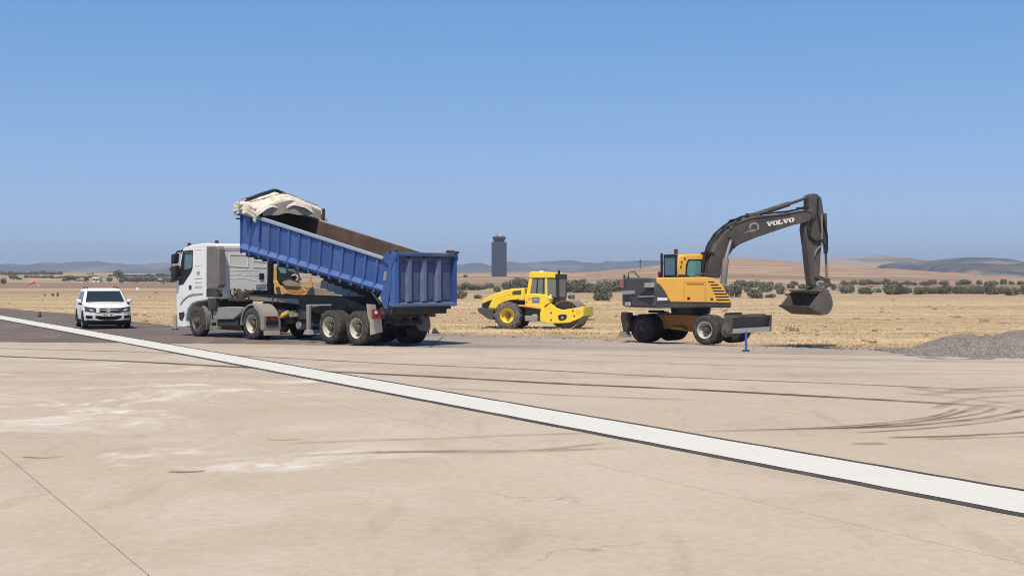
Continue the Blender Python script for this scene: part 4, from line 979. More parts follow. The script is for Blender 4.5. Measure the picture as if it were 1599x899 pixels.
def letters(word, org, along, up, y, parent, mat):
    m = MB(); x = 0
    for ch in word:
        wd = {'V': .235, 'O': .215, 'L': .185}[ch]
        f = lambda u, v: U.at(ZB[0] + (org[0] + along[0] * (x + u * wd) + up[0] * v) / ZB[2], ZB[1] + (org[1] + along[1] * (x + u * wd) + up[1] * v) / ZB[2], y)
        if ch == 'O':
            n = 20; O = [f(.5 + .5 * math.cos(2 * math.pi * k / n), .5 + .52 * math.sin(2 * math.pi * k / n)) for k in range(n)]
            I = [f(.5 + .17 * math.cos(2 * math.pi * k / n), .5 + .34 * math.sin(2 * math.pi * k / n)) for k in range(n)]
            for k in range(n):
                j = (k + 1) % n
                m.hexa([(O[k][0], y - .006, O[k][1]), (O[j][0], y - .006, O[j][1]), (O[j][0], y, O[j][1]), (O[k][0], y, O[k][1]), (I[k][0], y - .006, I[k][1]), (I[j][0], y - .006, I[j][1]), (I[j][0], y, I[j][1]), (I[k][0], y, I[k][1])])
        else: m.prism([f(u, v) for u, v in LT[ch]], y - .006, y)
        x += wd * .955
    o = m.build('lettering', M[mat], parent); o['kind'] = 'stuff'; return o
letters('VOLVO', (500, 274), (178, -31), (0, -31), -BY, boom, 'sticker')
m = MB(); n = 16
f = lambda r, a: U.at(ZB[0] + (418 + r * math.cos(a)) / ZB[2], ZB[1] + (278 - r * math.sin(a)) / ZB[2], -BY)
for k in range(n):
    a, b = R(-35 + 225 * k / n), R(-35 + 225 * (k + 1) / n); q = [f(33, a), f(33, b), f(23, b), f(23, a)]; m.prism(q, -BY - .006, -BY)
m.build('emblem_ring', M['print_grey'], boom)
MB().prism(UP(ZB, [(345, 318), (395, 290), (432, 290), (425, 305)], -BY), -BY - .006, -BY).build('emblem_wedge', M['drum'], boom)
for k, (yy, L) in enumerate(((-.10, [(70, 600), (82, 500), (100, 410), (150, 325), (215, 268), (300, 222), (390, 196)]), (.05, [(72, 560), (80, 470), (112, 385), (172, 305), (245, 248), (330, 208), (420, 190)]), (-.17, [(128, 470), (190, 330), (232, 262), (258, 232), (285, 226), (330, 226)]), (-.05, [(420, 192), (520, 184), (640, 172), (735, 152), (790, 140), (815, 170), (800, 250), (810, 320), (860, 350), (890, 400)]), (-.21, [(240, 270), (262, 300), (285, 262), (400, 222), (600, 200), (760, 170), (805, 185), (775, 260), (782, 330), (830, 372), (885, 360)]), (-.20, [(830, 190), (800, 250), (790, 330), (812, 375), (868, 368), (898, 400), (900, 450)]), (-.19, [(845, 80), (842, 180), (856, 260), (862, 300)]), (-.15, [(880, 200), (905, 330), (908, 420), (898, 455)]))):
    MB().tube([(x, yy, z) for x, z in UP(ZB, L, yy)], .032, 6).build('hydraulic_hose', M['black'], boom)
for p in ((95, 450), (118, 455), (735, 150)):
    q = UP(ZB, [p], 0)[0]; MB().box(q[0] - .05, q[0] + .05, -.25, .25, q[1] - .04, q[1] + .04).build('hose_clamp', M['black'], boom)
stick = MB().prism(UP(ZB, [(785, 66), (815, 52), (838, 54), (868, 80), (884, 180), (876, 330), (862, 480), (856, 600), (858, 650), (835, 668), (802, 664), (788, 560), (772, 400), (757, 290), (764, 248), (800, 205), (785, 140)], -.17), -.17, .17).build('stick', M['boom'], exc, rz=RZ, bevel=.02)
def ram(name, y, a, b, c, r0, r1, mb_, mr):
    A, B, Cc = UP(ZB, [a, b, c], y); o = MB().cyl((A[0], y, A[1]), (B[0], y, B[1]), r0, n=16).build(name, M[mb_], exc, rz=RZ)
    MB().cyl((B[0], y, B[1]), (Cc[0], y, Cc[1]), r1, n=12).build('piston_rod', M[mr], o)
    MB().cyl((Cc[0], y - .09, Cc[1]), (Cc[0], y + .09, Cc[1]), r0 * .9, n=12).build('rod_eye', M['boom'], o); return o
for y in (-.36, .36): ram('boom_ram', y, (212, 655), (228, 485), (268, 345), .105, .055, 'beam', 'steel')
ram('stick_ram', 0, (405, 200), (650, 122), (800, 70), .085, .05, 'charcoal', 'charcoal')
ram('bucket_ram', 0, (888, 185), (896, 450), (904, 632), .075, .042, 'charcoal', 'beam')
MB().tube([(x, -.19, z) for x, z in UP(ZB, [(868, 190), (872, 300), (868, 400), (840, 425), (822, 455), (826, 470)], -.19)], .035, 8).build('steel_pipe', M['beam'], stick)
A = UP(ZB, [(405, 205)], 0)[0]; MB().box(A[0] - .2, A[0] + .22, -.13, .13, A[1] - .18, A[1] + .10).build('ram_bracket', M['boom'], boom, bevel=.02)
def ulink(name, a, b, w_, y, mt='boom'):
    A, B = UP(ZB, [a, b], y); return MB().bar((A[0], y, A[1]), (B[0], y, B[1]), .06, w_).build(name, M[mt], exc, rz=RZ, bevel=.01)
for y in (-.20, .20): ulink('link_arm', (826, 600), (912, 640), .13, y); ulink('link_arm', (905, 640), (930, 668), .14, y)
q = UP(ZB, [(860, 660)], -.2)[0]; MB().lathe([(.06, -.24), (.15, -.24), (.15, .24), (.06, .24)], 20, (q[0], 0, q[1]), True).build('pivot_pin', M['blade_edge'], exc, rz=RZ)
# wide grading bucket, open towards the machine
bkp = [(275, 805), (312, 836), (352, 860), (390, 856), (415, 832), (428, 790), (416, 735), (396, 697), (345, 715)]
BK = UP(ZA, bkp, -.86); m = MB(); m.loft([[(x, -.86, z) for x, z in BK], [(x, .86, z) for x, z in BK]], caps=False, closed=False)
bk = m.build('bucket', M['bucket'], exc, rz=RZ); sd = bk.modifiers.new('thick', 'SOLIDIFY'); sd.thickness = .045; sd.offset = 0
for s in (-1, 1): MB().prism(BK, .86 * s - .025, .86 * s + .025).build('bucket_cheek', M['bucket'], bk)
a, b = BK[0], BK[1]; MB().hexa([(a[0] - .06, -.89, a[1] - .03), (a[0] + .12, -.89, a[1] - .11), (a[0] + .12, .89, a[1] - .11), (a[0] - .06, .89, a[1] - .03), (a[0] - .06, -.89, a[1] + .02), (a[0] + .10, -.89, a[1] - .05), (a[0] + .10, .89, a[1] - .05), (a[0] - .06, .89, a[1] + .02)]).build('cutting_edge', M['blade'], bk)
top = BK[7]; e = UP(ZB, [(858, 655)], -.2)[0]; e2 = UP(ZB, [(922, 655)], -.2)[0]
for y in (-.21, .21): MB().prism([(top[0] - .30, top[1] - .02), (top[0] + .10, top[1] - .30), (e2[0] + .05, e2[1] + .05), (e[0] - .10, e[1] + .05), (e[0] - .12, e[1] - .12)], y - .03, y + .03).build('bucket_ear', M['bucket'], bk)
m = MB(); m.box(top[0] - .38, top[0] + .05, -.86, .86, top[1] - .05, top[1] + .0); m.build('bucket_top', M['bucket'], bk)
# undercarriage
def CP(z, pts, y): return [C.at(px, py, y) for px, py in zm(*z, pts)]
MB().prism(CP(Z8, [(318, 545), (450, 552), (600, 555), (700, 560), (690, 640), (640, 690), (560, 680), (480, 665), (372, 668), (350, 610)], -.5), -.5, .5).build('chassis', M['orange_steel'], exc, bevel=.03)
MB().cyl((0, 0, .92), (0, 0, 1.16), .62, .66, 32).build('slew_ring', M['black'], exc)
q = CP(Z8, [(385, 525)], -.5)[0]; MB().box(q[0] - .2, q[0] + .25, -.75, -.5, q[1] - .06, q[1] + .02).build('step_plate', M['black'], exc)
q = CP(Z8, [(545, 655)], -.5)[0]; MB().hexa([(q[0] - .15, -.72, q[1] - .06), (q[0] + .35, -.72, q[1] - .06), (q[0] + .35, -.5, q[1] - .06), (q[0] - .15, -.5, q[1] - .06), (q[0] - .15, -.72, q[1] + .02), (q[0] + .3, -.72, q[1] + .02), (q[0] + .3, -.5, q[1] + .06), (q[0] - .15, -.5, q[1] + .06)]).build('chassis_step', M['orange_steel'], exc)
for x in (1.18, -1.18):
    MB().cyl((x, -.9, .45), (x, .9, .45), .11).box(x - .16, x + .16, -.3, .3, .3, .62).build('axle', M['chassis'], exc)
    for s in (-1, 1): wheel(exc, x, 1.08 * s, .46, s, .46, .255, .29, .15, .0, ('rubber_dark' if x < 0 else 'rubber', 'hub' if x < 0 else 'rim', 'hub'), dual=.37, hole=.5)  # rear wheels take darker tyre and rim colours to stand for shadow
bl = [(2.20, .88), (2.13, .80), (2.08, .70), (2.075, .60), (2.11, .50), (2.16, .45)]
m = MB(); m.loft([[(x, -1.15, z) for x, z in bl] + [(x - .06, -1.15, z) for x, z in bl[::-1]], [(x, 1.30, z) for x, z in bl] + [(x - .06, 1.30, z) for x, z in bl[::-1]]])
bd = m.build('dozer_blade', M['blade'], exc)
MB().hexa([(2.13, -1.17, .38), (2.20, -1.17, .38), (2.20, 1.32, .38), (2.13, 1.32, .38), (2.11, -1.17, .52), (2.165, -1.17, .52), (2.165, 1.32, .52), (2.11, 1.32, .52)]).build('cutting_edge', M['blade_edge'], bd)
for y in (-1.16, 1.29): MB().prism([(2.22, .90), (1.95, .90), (1.90, .50), (2.05, .36), (2.2, .36)], y - .02, y + .03).build('blade_cheek', M['blade'], bd)
MB().box(1.78, 2.16, -.95, 1.0, .885, .94).build('blade_deck', M['bucket'], bd)
MB().box(1.80, 2.0, -.9, -.2, .94, 1.0).build('deck_box', M['black'], bd)
for y in (-.45, .45):
    MB().bar((.9, y, .62), (2.05, y, .52), .12, .16).build('blade_arm', M['charcoal'], exc)
    MB().cyl((1.1, y * .6, .85), (2.0, y * .6, .75), .06).build('blade_ram', M['blade_edge'], exc)
q = CP(Z8, [(960, 720)], -1.1)[0]
MB().prism([(2.06, .52), (1.85, .62), (1.80, .40), (1.95, .26), (2.15, .28), (2.2, .38)], -1.12, -1.04).build('blade_shoe', M['bucket'], exc)
for s in (-1, 1):
    y = 1.08 * s
    MB().prism([(-1.60, .95), (-1.90, .98), (-1.94, .80), (-1.83, .34), (-1.66, .34), (-1.58, .7)], y - .12, y + .12).build('outrigger', M['chassis'], exc, bevel=.02)
    MB().hexa([(-2.04, y - .14, .16), (-1.66, y - .14, .16), (-1.66, y + .14, .16), (-2.04, y + .14, .16), (-1.94, y - .1, .36), (-1.74, y - .1, .36), (-1.74, y + .1, .36), (-1.94, y + .1, .36)]).build('outrigger_foot', M['beam'], exc)
MB().box(-1.85, -1.0, -.9, .9, .62, .86).build('rear_frame', M['charcoal'], exc, bevel=.03)

# ================================================================== the road roller
RZg = -.33
RL = Fr(.06, 61.86, -17, RZg)
rol = thing('road_roller', 'bright yellow single-drum road roller standing at the edge of the dry field', 'road roller', (RL.ox, RL.oy, RZg), RL.yaw)
Z6 = (730, 350, 4.995)
def LPt(pts, y): return [RL.at(px, py, y) for px, py in zm(*Z6, pts)]
HY0 = -.78
hood = MB().prism(LPt([(104, 612), (128, 586), (180, 555), (240, 530), (300, 512), (350, 501), (444, 497), (447, 590), (395, 588), (330, 594), (285, 608), (250, 628), (222, 660), (160, 655), (188, 592), (112, 622)], HY0), HY0, .78).build('engine_hood', M['yellow'], rol, bevel=.035)
MB().prism(LPt([(112, 622), (186, 594), (165, 655), (112, 648)], HY0), HY0 + .03, .74).build('rear_grille', M['black'], rol)
MB().prism(LPt([(352, 522), (420, 515), (417, 548), (350, 550)], HY0), HY0 - .012, HY0 + .01).build('vent', M['hub'], hood)
p = LPt([(235, 575), (300, 552), (385, 538), (440, 536)], HY0)
for a, b in zip(p, p[1:]): MB().bar((a[0], HY0 - .004, a[1]), (b[0], HY0 - .004, b[1]), .01, .03).build('hood_crease', M['yellow'], hood)
MB().prism(LPt([(76, 652), (205, 658), (203, 744), (160, 738), (82, 682)], -.85), -.85, .85).build('counterweight', M['charcoal'], rol, bevel=.03)
MB().prism(LPt([(220, 640), (330, 596), (448, 592), (450, 660), (330, 680), (220, 700)], -.5), -.5, .5).build('rear_frame', M['chassis'], rol)
base = MB().prism(LPt([(446, 548), (520, 540), (600, 548), (662, 576), (656, 606), (575, 656), (500, 650), (448, 642)], -.86), -.86, .80).build('cab_base', M['yellow'], rol, bevel=.03)
MB().prism(LPt([(505, 570), (562, 570), (562, 612), (505, 612)], -.86), -.872, -.86).build('blue_sticker', M['sticker_blue'], base)
MB().prism(LPt([(470, 571), (503, 571), (503, 587), (470, 587)], -.86), -.872, -.86).build('orange_sticker', M['sticker_orange'], base)
MB().prism(LPt([(515, 580), (552, 580), (552, 598), (515, 598)], -.872), -.876, -.86).build('sticker_print', M['print_grey'], base)
MB().prism(LPt([(398, 628), (450, 630), (576, 652), (576, 662), (450, 644), (398, 640)], -.88), -.90, -.6).build('running_board', M['sticker_orange'], rol)
for c in ((462, 608), (637, 588)): q = LPt([c], -.86)[0]; MB().cyl((q[0], -.875, q[1]), (q[0], -.85, q[1]), .03, n=8).build('bolt', M['black'], base)
# cab with posts and panes
CB0, CB1 = -.72, .72
q0 = LPt([(462, 546)], CB0)[0]; q1 = LPt([(675, 560)], CB0)[0]; rt = LPt([(487, 374), (668, 388)], CB0)
zt = rt[0][1]; zb = q0[1] - .02
xa, xb = q0[0], q1[0]
rcab = MB().prism([(xa + .10, zt - .27), (xb + .08, zt - .27), (xb + .06, zt - .06), (xb - .02, zt - .01), (xa + .22, zt + .03), (xa + .12, zt - .04)], CB0 - .03, CB1 + .03).build('cab_roof', M['yellow'], rol, bevel=.03)
def post(pts, w_, d, mt, nm='cab_post'):
    for y in (CB0, CB1 - d): 
        P = LPt(pts, CB0); MB().prism([(P[0][0], P[0][1]), (P[1][0], P[1][1]), (P[1][0] + w_, P[1][1]), (P[0][0] + w_, P[0][1])], y, y + d).build(nm, M[mt], rol)
post([(460, 546), (483, 405)], .17, .10, 'yellow'); post([(606, 552), (604, 410)], .11, .08, 'yellow')
post([(692, 575), (690, 395)], .14, .08, 'black', 'front_post'); post([(535, 548), (543, 412)], .05, .05, 'black', 'window_bar'); post([(585, 550), (592, 412)], .04, .05, 'black', 'window_bar')
MB().prism(LPt([(485, 546), (497, 412), (692, 402), (694, 572), (600, 552)], CB0), CB0 + .03, CB0 + .045).build('side_window', M['glass_grey'], rol)
MB().prism(LPt([(485, 546), (497, 412), (692, 402), (694, 572), (600, 552)], CB0), CB1 - .045, CB1 - .03).build('side_window', M['glass_grey'], rol)
xw = LPt([(705, 500)], CB0)[0][0]; MB().box(xw + .02, xw + .04, CB0 + .06, CB1 - .06, zb - .15, zt - .2).build('windscreen', M['glass_grey'], rol)
MB().box(xa + .16, xa + .18, CB0 + .08, CB1 - .08, zb, zt - .2).build('rear_window', M['glass_grey'], rol)
MB().box(xw - .12, xw + .08, CB0 - .02, CB1 + .02, zt - .34, zt - .10).build('visor', M['black'], rol, bevel=.02)
MB().box(xw - .15, xw + .06, CB0 + .1, CB1 - .1, zb - .42, zb - .1).build('dash_panel', M['charcoal'], rol)
m = MB(); cx = xa + .62; m.box(cx - .22, cx + .2, -.25, .25, zb, zb + .25); m.box(cx - .26, cx - .12, -.24, .24, zb + .2, zb + .85); m.build('seat', M['black'], rol, bevel=.03)
q = LPt([(578, 370)], -.2)[0]; MB().box(q[0] - .09, q[0] + .09, -.25, -.1, zt - .02, zt + .08).build('roof_lamp', M['sticker'], rol)
q = LPt([(705, 378)], CB0)[0]; MB().cyl((q[0], CB0 + .2, zt - .15), (q[0], CB0 + .2, zt + .08), .06).build('work_lamp', M['black'], rol)
q = LPt([(651, 560)], -.9)[0]; MB().box(q[0] - .05, q[0] + .05, -.98, -.9, q[1] - .12, q[1] + .08).build('side_lamp', M['sticker'], rol)
# articulation, steps, front yoke and drum
MB().prism(LPt([(452, 650), (568, 662), (560, 756), (540, 700), (455, 706)], -.7), -.7, .6).build('centre_frame', M['charcoal'], rol)
MB().prism(LPt([(445, 712), (548, 712), (545, 757), (450, 755)], -.9), -.92, -.55).build('step', M['guard'], rol, bevel=.02)
yk = LPt([(564, 690), (598, 655), (648, 614), (690, 650), (738, 668), (790, 660), (850, 650), (902, 643), (906, 716), (850, 745), (790, 768), (700, 772), (620, 768), (566, 752)], -1.0)
yoke = MB().prism(yk, -1.0, -.90).build('drum_frame', M['yellow'], rol, bevel=.015)
MB().prism(yk, .90, 1.0).build('drum_frame', M['yellow'], rol, bevel=.015)
xf = LPt([(905, 680)], -1.0)[0][0]; zf0, zf1 = LPt([(905, 716)], -1.0)[0][1], LPt([(903, 644)], -1.0)[0][1]
MB().box(xf - .16, xf + .01, -.90, .90, zf0, zf1).build('front_beam', M['yellow'], rol, bevel=.02)
xg = LPt([(570, 720)], -1.0)[0][0]; MB().box(xg - .02, xg + .16, -.90, .90, zf0 - .1, zf1 + .05).build('rear_beam', M['yellow'], rol)
MB().prism(LPt([(706, 712), (730, 703), (768, 704), (777, 718), (765, 742), (735, 752), (712, 745)], -1.0), -1.012, -.99).build('frame_opening', M['black'], yoke)
q = LPt([(740, 728)], -1.0)[0]; MB().cyl((q[0], -1.03, q[1]), (q[0], -1.0, q[1]), .07).build('drum_hub', M['steel'], yoke)
for c in ((652, 690), (652, 746), (823, 674), (832, 715)): q = LPt([c], -1.0)[0]; MB().cyl((q[0], -1.015, q[1]), (q[0], -.99, q[1]), .04, n=8).build('bolt', M['black'], yoke)
q = LPt([(862, 685)], -1.0)[0]; MB().lathe([(.05, -1.01), (.10, -1.01), (.10, -.99), (.05, -.99)], 16, (q[0], 0, q[1]), True).build('frame_ring', M['amber'], yoke)
DX = LPt([(762, 716)], -.9)[0][0]; DR = .70
MB().lathe([(.01, -.60), (DR - .06, -.62), (DR - .05, -.86), (DR - .01, -.885), (DR, -.87), (DR, .87), (DR - .01, .885), (DR - .05, .86), (DR - .06, .62), (.01, .60)], 56, (DX, 0, DR)).build('drum', M['drum'], rol, ang=25)
for sx in (1, -1): MB().box(DX + sx * .74 - .03, DX + sx * .74 + .03, -.88, .88, .62, .74).build('scraper', M['guard'], rol)
MB().bar((xf - .2, -.9, zf0 - .04), (xf + .06, -.9, zf0 - .04), .08, .06).build('scraper_bracket', M['charcoal'], rol)
MB().bar((DX + .70, -.9, .55), (xf + .02, -.85, zf0 - .02), .07, .05).build('scraper_arm', M['guard'], rol)
MB().cyl((0, -.6, .665), (0, .6, .665), .2).build('rear_axle', M['chassis'], rol)
for s in (-1, 1): wheel(rol, 0, 1.02 * s, .665, s, .64, .33, .58, .20, -.03, ('rubber_dusty', 'yellow', 'hub'), lugs=14, hole=.36)

# ================================================================== loader half hidden behind the truck
gz = ground_z(-8.9, 53.0); LD = Fr(-8.9, 53.0, 3, gz)
ld = thing('backhoe_loader', 'orange-yellow loader mostly hidden behind the tipped dump body', 'loader', (LD.ox, LD.oy, gz), LD.yaw)
def DP(pts, y): return [LD.at(px, py, y) for px, py in pts]
MB().prism(DP([(424.5, 418), (431.5, 416), (433, 446), (432, 462), (428, 463), (425, 445)], -.8), -.8, -.66).build('cab_post', M['dull_amber'], ld, bevel=.02)
lc = MB().prism(DP([(432, 414), (456, 412), (462, 430), (466, 438), (433, 440)], -.7), -.7, .7).build('cab', M['black'], ld, bevel=.04)
MB().prism(DP([(434, 417), (447, 419), (447, 427), (438, 426)], -.7), -.715, -.69).build('window', M['glass_teal'], lc)
MB().prism(DP([(436, 436), (455, 435), (468, 442), (478, 447), (520, 452), (560, 500), (430, 500), (430, 450)], -.5), -.5, .5).build('body', M['drum'], ld, bevel=.04)
MB().prism(DP([(422, 440), (433, 438), (437, 446), (448, 447), (470, 447), (478, 452), (480, 458), (476, 462), (462, 462), (447, 458), (436, 463), (428, 458)], -.85), -.85, -.66).build('loader_arm', M['dull_amber'], ld, bevel=.03)
MB().prism(DP([(446, 450), (456, 449), (472, 450), (477, 455), (468, 458), (452, 456)], -.85), -.865, -.84).build('arm_recess', M['orange_steel'], ld)
MB().prism(DP([(480, 449), (483, 434), (486, 433), (488, 446), (487, 449)], -.8), -.8, -.6).build('arm_bracket', M['dull_amber'], ld)
MB().prism(DP([(466, 446), (482, 443), (482, 446), (467, 449)], -.8), -.78, -.66).build('arm_rod', M['dull_amber'], ld)
m = MB(); c = DP([(460, 434)], -.72)[0]; m.tube([(c[0] + .13 * math.cos(R(a)), -.75, c[1] + .13 * math.sin(R(a))) for a in range(140, -61, -25)], .035, 8); m.build('lamp_hoop', M['flap'], ld)
MB().prism(DP([(431, 449), (436, 447), (439, 458), (433, 461)], -.86), -.90, -.85).build('arm_pivot', M['chassis'], ld)
MB().prism(DP([(440, 440), (452, 436), (470, 443), (464, 447), (446, 446)], -.9), -.95, -.88).build('linkage', M['drum'], ld)
for x in (-.9, 1.6):
    for s in (-1, 1): wheel(ld, x, 1.0 * s, .55, s, .55, .28, .4, .12, 0, ('rubber_dark', 'amber', 'hub'))
MB().cyl((-.9, -.8, .55), (-.9, .8, .55), .12).build('axle', M['chassis'], ld); MB().cyl((1.6, -.8, .55), (1.6, .8, .55), .12).build('axle', M['chassis'], ld)

M['matte_black'] = paint('matte_black_trim', (.010, .010, .011), .8, 0, .04, spec=.08); M['lamp_dark'] = NT('smoked_lamp').set((.05, .052, .056), .25, 0, spec=.5)
# ================================================================== the white SUV
HD = Vector((.40, -.917)).normalized()
fx, fy = (168.5 - CX) / FPX * 53.2, 53.2
car = thing('parked_car', 'white SUV facing the camera on the dark asphalt', 'car', (fx - HD.x * 2.1, fy - HD.y * 2.1, 0), math.atan2(HD.y, HD.x))
car.scale = (1.04, 1.04, 1.0)
def ring(x, w_, zb_, zt_, c_):
    h = [(0, zb_), (.75 * w_, zb_), (.97 * w_, zb_ + .10), (w_, zb_ + .34), (.99 * w_, zt_ - .16), (.94 * w_, zt_ - .03), (.62 * w_, zt_ + c_ * .7), (0, zt_ + c_)]
    return [(x, y, z) for y, z in h] + [(x, -y, z) for y, z in h[-2:0:-1]]
m = MB(); m.loft([ring(2.215, .60, .36, .78, .02), ring(2.19, .72, .31, .84, .03), ring(2.10, .83, .27, .90, .04), ring(1.85, .895, .24, .97, .05), ring(1.3, .91, .22, 1.02, .06), ring(.85, .91, .22, 1.08, .04), ring(0, .91, .22, 1.06, .02), ring(-1.3, .91, .22, 1.08, .02), ring(-1.9, .89, .26, 1.10, .02), ring(-2.15, .82, .33, 1.06, .02), ring(-2.22, .70, .42, 1.0, .02)])
cb = m.build('body', M['white'], car, ang=50)
def rrect(x0, x1, w_, z, r=.14, n=4, cr=0.0):
    P = []
    for cx_, cy_, a0 in ((x1 - r, w_ - r, 0), (x0 + r, w_ - r, 90), (x0 + r, -w_ + r, 180), (x1 - r, -w_ + r, 270)):
        for k in range(n + 1):
            a = R(a0 + 90 * k / n); P.append((cx_ + r * math.cos(a), cy_ + r * math.sin(a), z))
    return P
m = MB(); m.loft([rrect(-2.12, 1.02, .86, 1.04), rrect(-1.98, .62, .79, 1.34), rrect(-1.86, .34, .715, 1.57), rrect(-1.80, .22, .68, 1.635), rrect(-1.6, .02, .54, 1.672)])
gh = m.build('roof', M['white'], car, ang=50)
def quad(name, a, b, c, d, mt, off, par, n=1):
    A, B, Cc, D = map(Vector, (a, b, c, d)); nn = (B - A).cross(D - A).normalized() * off
    return MB().hexa([A - nn, B - nn, Cc - nn, D - nn, A + nn * 2, B + nn * 2, Cc + nn * 2, D + nn * 2]).build(name, M[mt], par)
quad('windscreen', (.965, -.75, 1.115), (.965, .75, 1.115), (.40, .635, 1.54), (.40, -.635, 1.54), 'glass', .012, car)
for s in (1, -1):
    quad('side_window', (.62, .845 * s, 1.10), (-.35, .855 * s, 1.09), (-.42, .735 * s, 1.52), (.20, .73 * s, 1.52), 'glass', .010 * s, car); quad('side_window', (-.43, .855 * s, 1.09), (-1.45, .85 * s, 1.09), (-1.38, .735 * s, 1.52), (-.50, .735 * s, 1.52), 'glass', .010 * s, car)
    MB().tube([(.15, .60 * s, 1.66), (-.1, .60 * s, 1.71), (-1.5, .60 * s, 1.71), (-1.75, .60 * s, 1.64)], .018, 6).build('roof_rail', M['matte_black'], car)
    mm = MB().loft([[(.72, .90 * s, 1.06), (.72, 1.06 * s, 1.07), (.72, 1.06 * s, 1.20), (.72, .90 * s, 1.19)], [(.60, .90 * s, 1.04), (.60, 1.09 * s, 1.05), (.60, 1.09 * s, 1.22), (.60, .90 * s, 1.21)], [(.50, .92 * s, 1.06), (.50, 1.06 * s, 1.08), (.50, 1.06 * s, 1.19), (.50, .92 * s, 1.18)]]).build('mirror', M['white'], car, bevel=.03)
    MB().box(.54, .66, min(.86 * s, 1.0 * s), max(.86 * s, 1.0 * s), .98, 1.05).build('mirror_foot', M['matte_black'], mm)
    for x in (1.32, -1.30):
        MB().prism([(x + .43 * math.cos(R(a)), .34 + .43 * math.sin(R(a))) for a in range(-10, 191, 10)] , min(.80 * s, .925 * s), max(.80 * s, .925 * s)).build('arch_trim', M['matte_black'], car)
        wheel(car, x, .93 * s, .34, s, .34, .225, .22, .05, .0, ('rubber_dark', 'alloy', 'alloy'), hole=.2)
def xf_(y): 
    y = abs(y); return 2.222 - .07 * (max(0, y - .45) / .35) ** 2 - (.55 * max(0, y - .80) / .10 * .35 if y > .80 else 0)
def patch(name, y0, y1, zl, zh, mt, par, off=.012, n=10):
    A, B = [], []
    F_, K_ = [], []
    for i in range(n + 1):
        u = i / n; y = y0 + (y1 - y0) * u; a, b = zl(u), zh(u); x = xf_(y) + off
        F_.append((x - .02 * abs(a - .6) * 3, y, a)); K_.append((x - .05 * abs(b - .6) * 3, y, b))
    m = MB(); m.loft([F_, K_, [(x - .3, y, z) for x, y, z in K_], [(x - .3, y, z) for x, y, z in F_]], caps=False, closed=False)
    return m.build(name, M[mt], par)
L_ = lambda a, b: (lambda u: a + (b - a) * u)
for s in (1, -1):
    hl = patch('headlight', .40 * s, .875 * s, L_(.68, .73), L_(.86, .93), 'lamp_dark', car, .016)
    MB().cyl((xf_(.70) - .02, .70 * s, .805), (xf_(.70) + .02, .70 * s, .805), .042).build('lens', M['print_grey'], hl)
    patch('fog_recess', .60 * s, .85 * s, L_(.43, .45), L_(.55, .56), 'matte_black', car, .014)
gr = patch('grille', -.43, .43, L_(.675, .675), L_(.865, .865), 'matte_black', car, .018)
for z in (.725, .785): patch('grille_bar', -.40, .40, L_(z - .007, z - .007), L_(z + .007, z + .007), 'panel_grey', gr, .020)
lit = patch('lens', -.46, -.34, L_(.68, .68), L_(.85, .85), 'sticker', car, .022, 4)
patch('lower_intake', -.50, .50, lambda u: .37 + .10 * abs(2 * u - 1) ** 3, L_(.55, .55), 'matte_black', car, .014)
ys = [-.90, -.86, -.80, -.7, -.5, -.25, 0, .25, .5, .7, .80, .86, .90]
xq = lambda y: 1.80 if abs(y) > .89 else xf_(y) + .022
MB().loft([[(xq(y) - .06, y, .17) for y in ys] + [(1.7, .9, .17), (1.7, -.9, .17)], [(xq(y) - .01, y, .24) for y in ys] + [(1.7, .93, .24), (1.7, -.93, .24)], [(xq(y), y, .345) for y in ys] + [(1.7, .93, .345), (1.7, -.93, .345)]]).build('lower_lip', M['matte_black'], car)
for s in (1, -1): MB().box(-.86, .88, min(.80 * s, .925 * s), max(.80 * s, .925 * s), .20, .36).build('sill_trim', M['matte_black'], car)
pl = patch('number_plate', -.26, .26, L_(.53, .53), L_(.64, .64), 'sticker', car, .024, 2)
for k in range(8):
    if k == 4: continue
    MB().box(2.243, 2.247, -.23 + .055 * k, -.195 + .055 * k, .555, .615).build('plate_character', M['matte_black'], pl)
m = MB(); m.cyl((2.22, 0, .765), (2.25, 0, .765), .085, n=20); em = m.build('emblem', M['chrome'], car)
for a, b in (((-.045, .80), (-.012, .765)), ((.045, .80), (.012, .765)), ((-.06, .775), (-.03, .72)), ((.06, .775), (.03, .72)), ((-.03, .72), (0, .755)), ((.03, .72), (0, .755))):
    MB().bar((2.252, a[0], a[1]), (2.252, b[0], b[1]), .014, .006).build('emblem_stroke', M['panel_grey'], em)

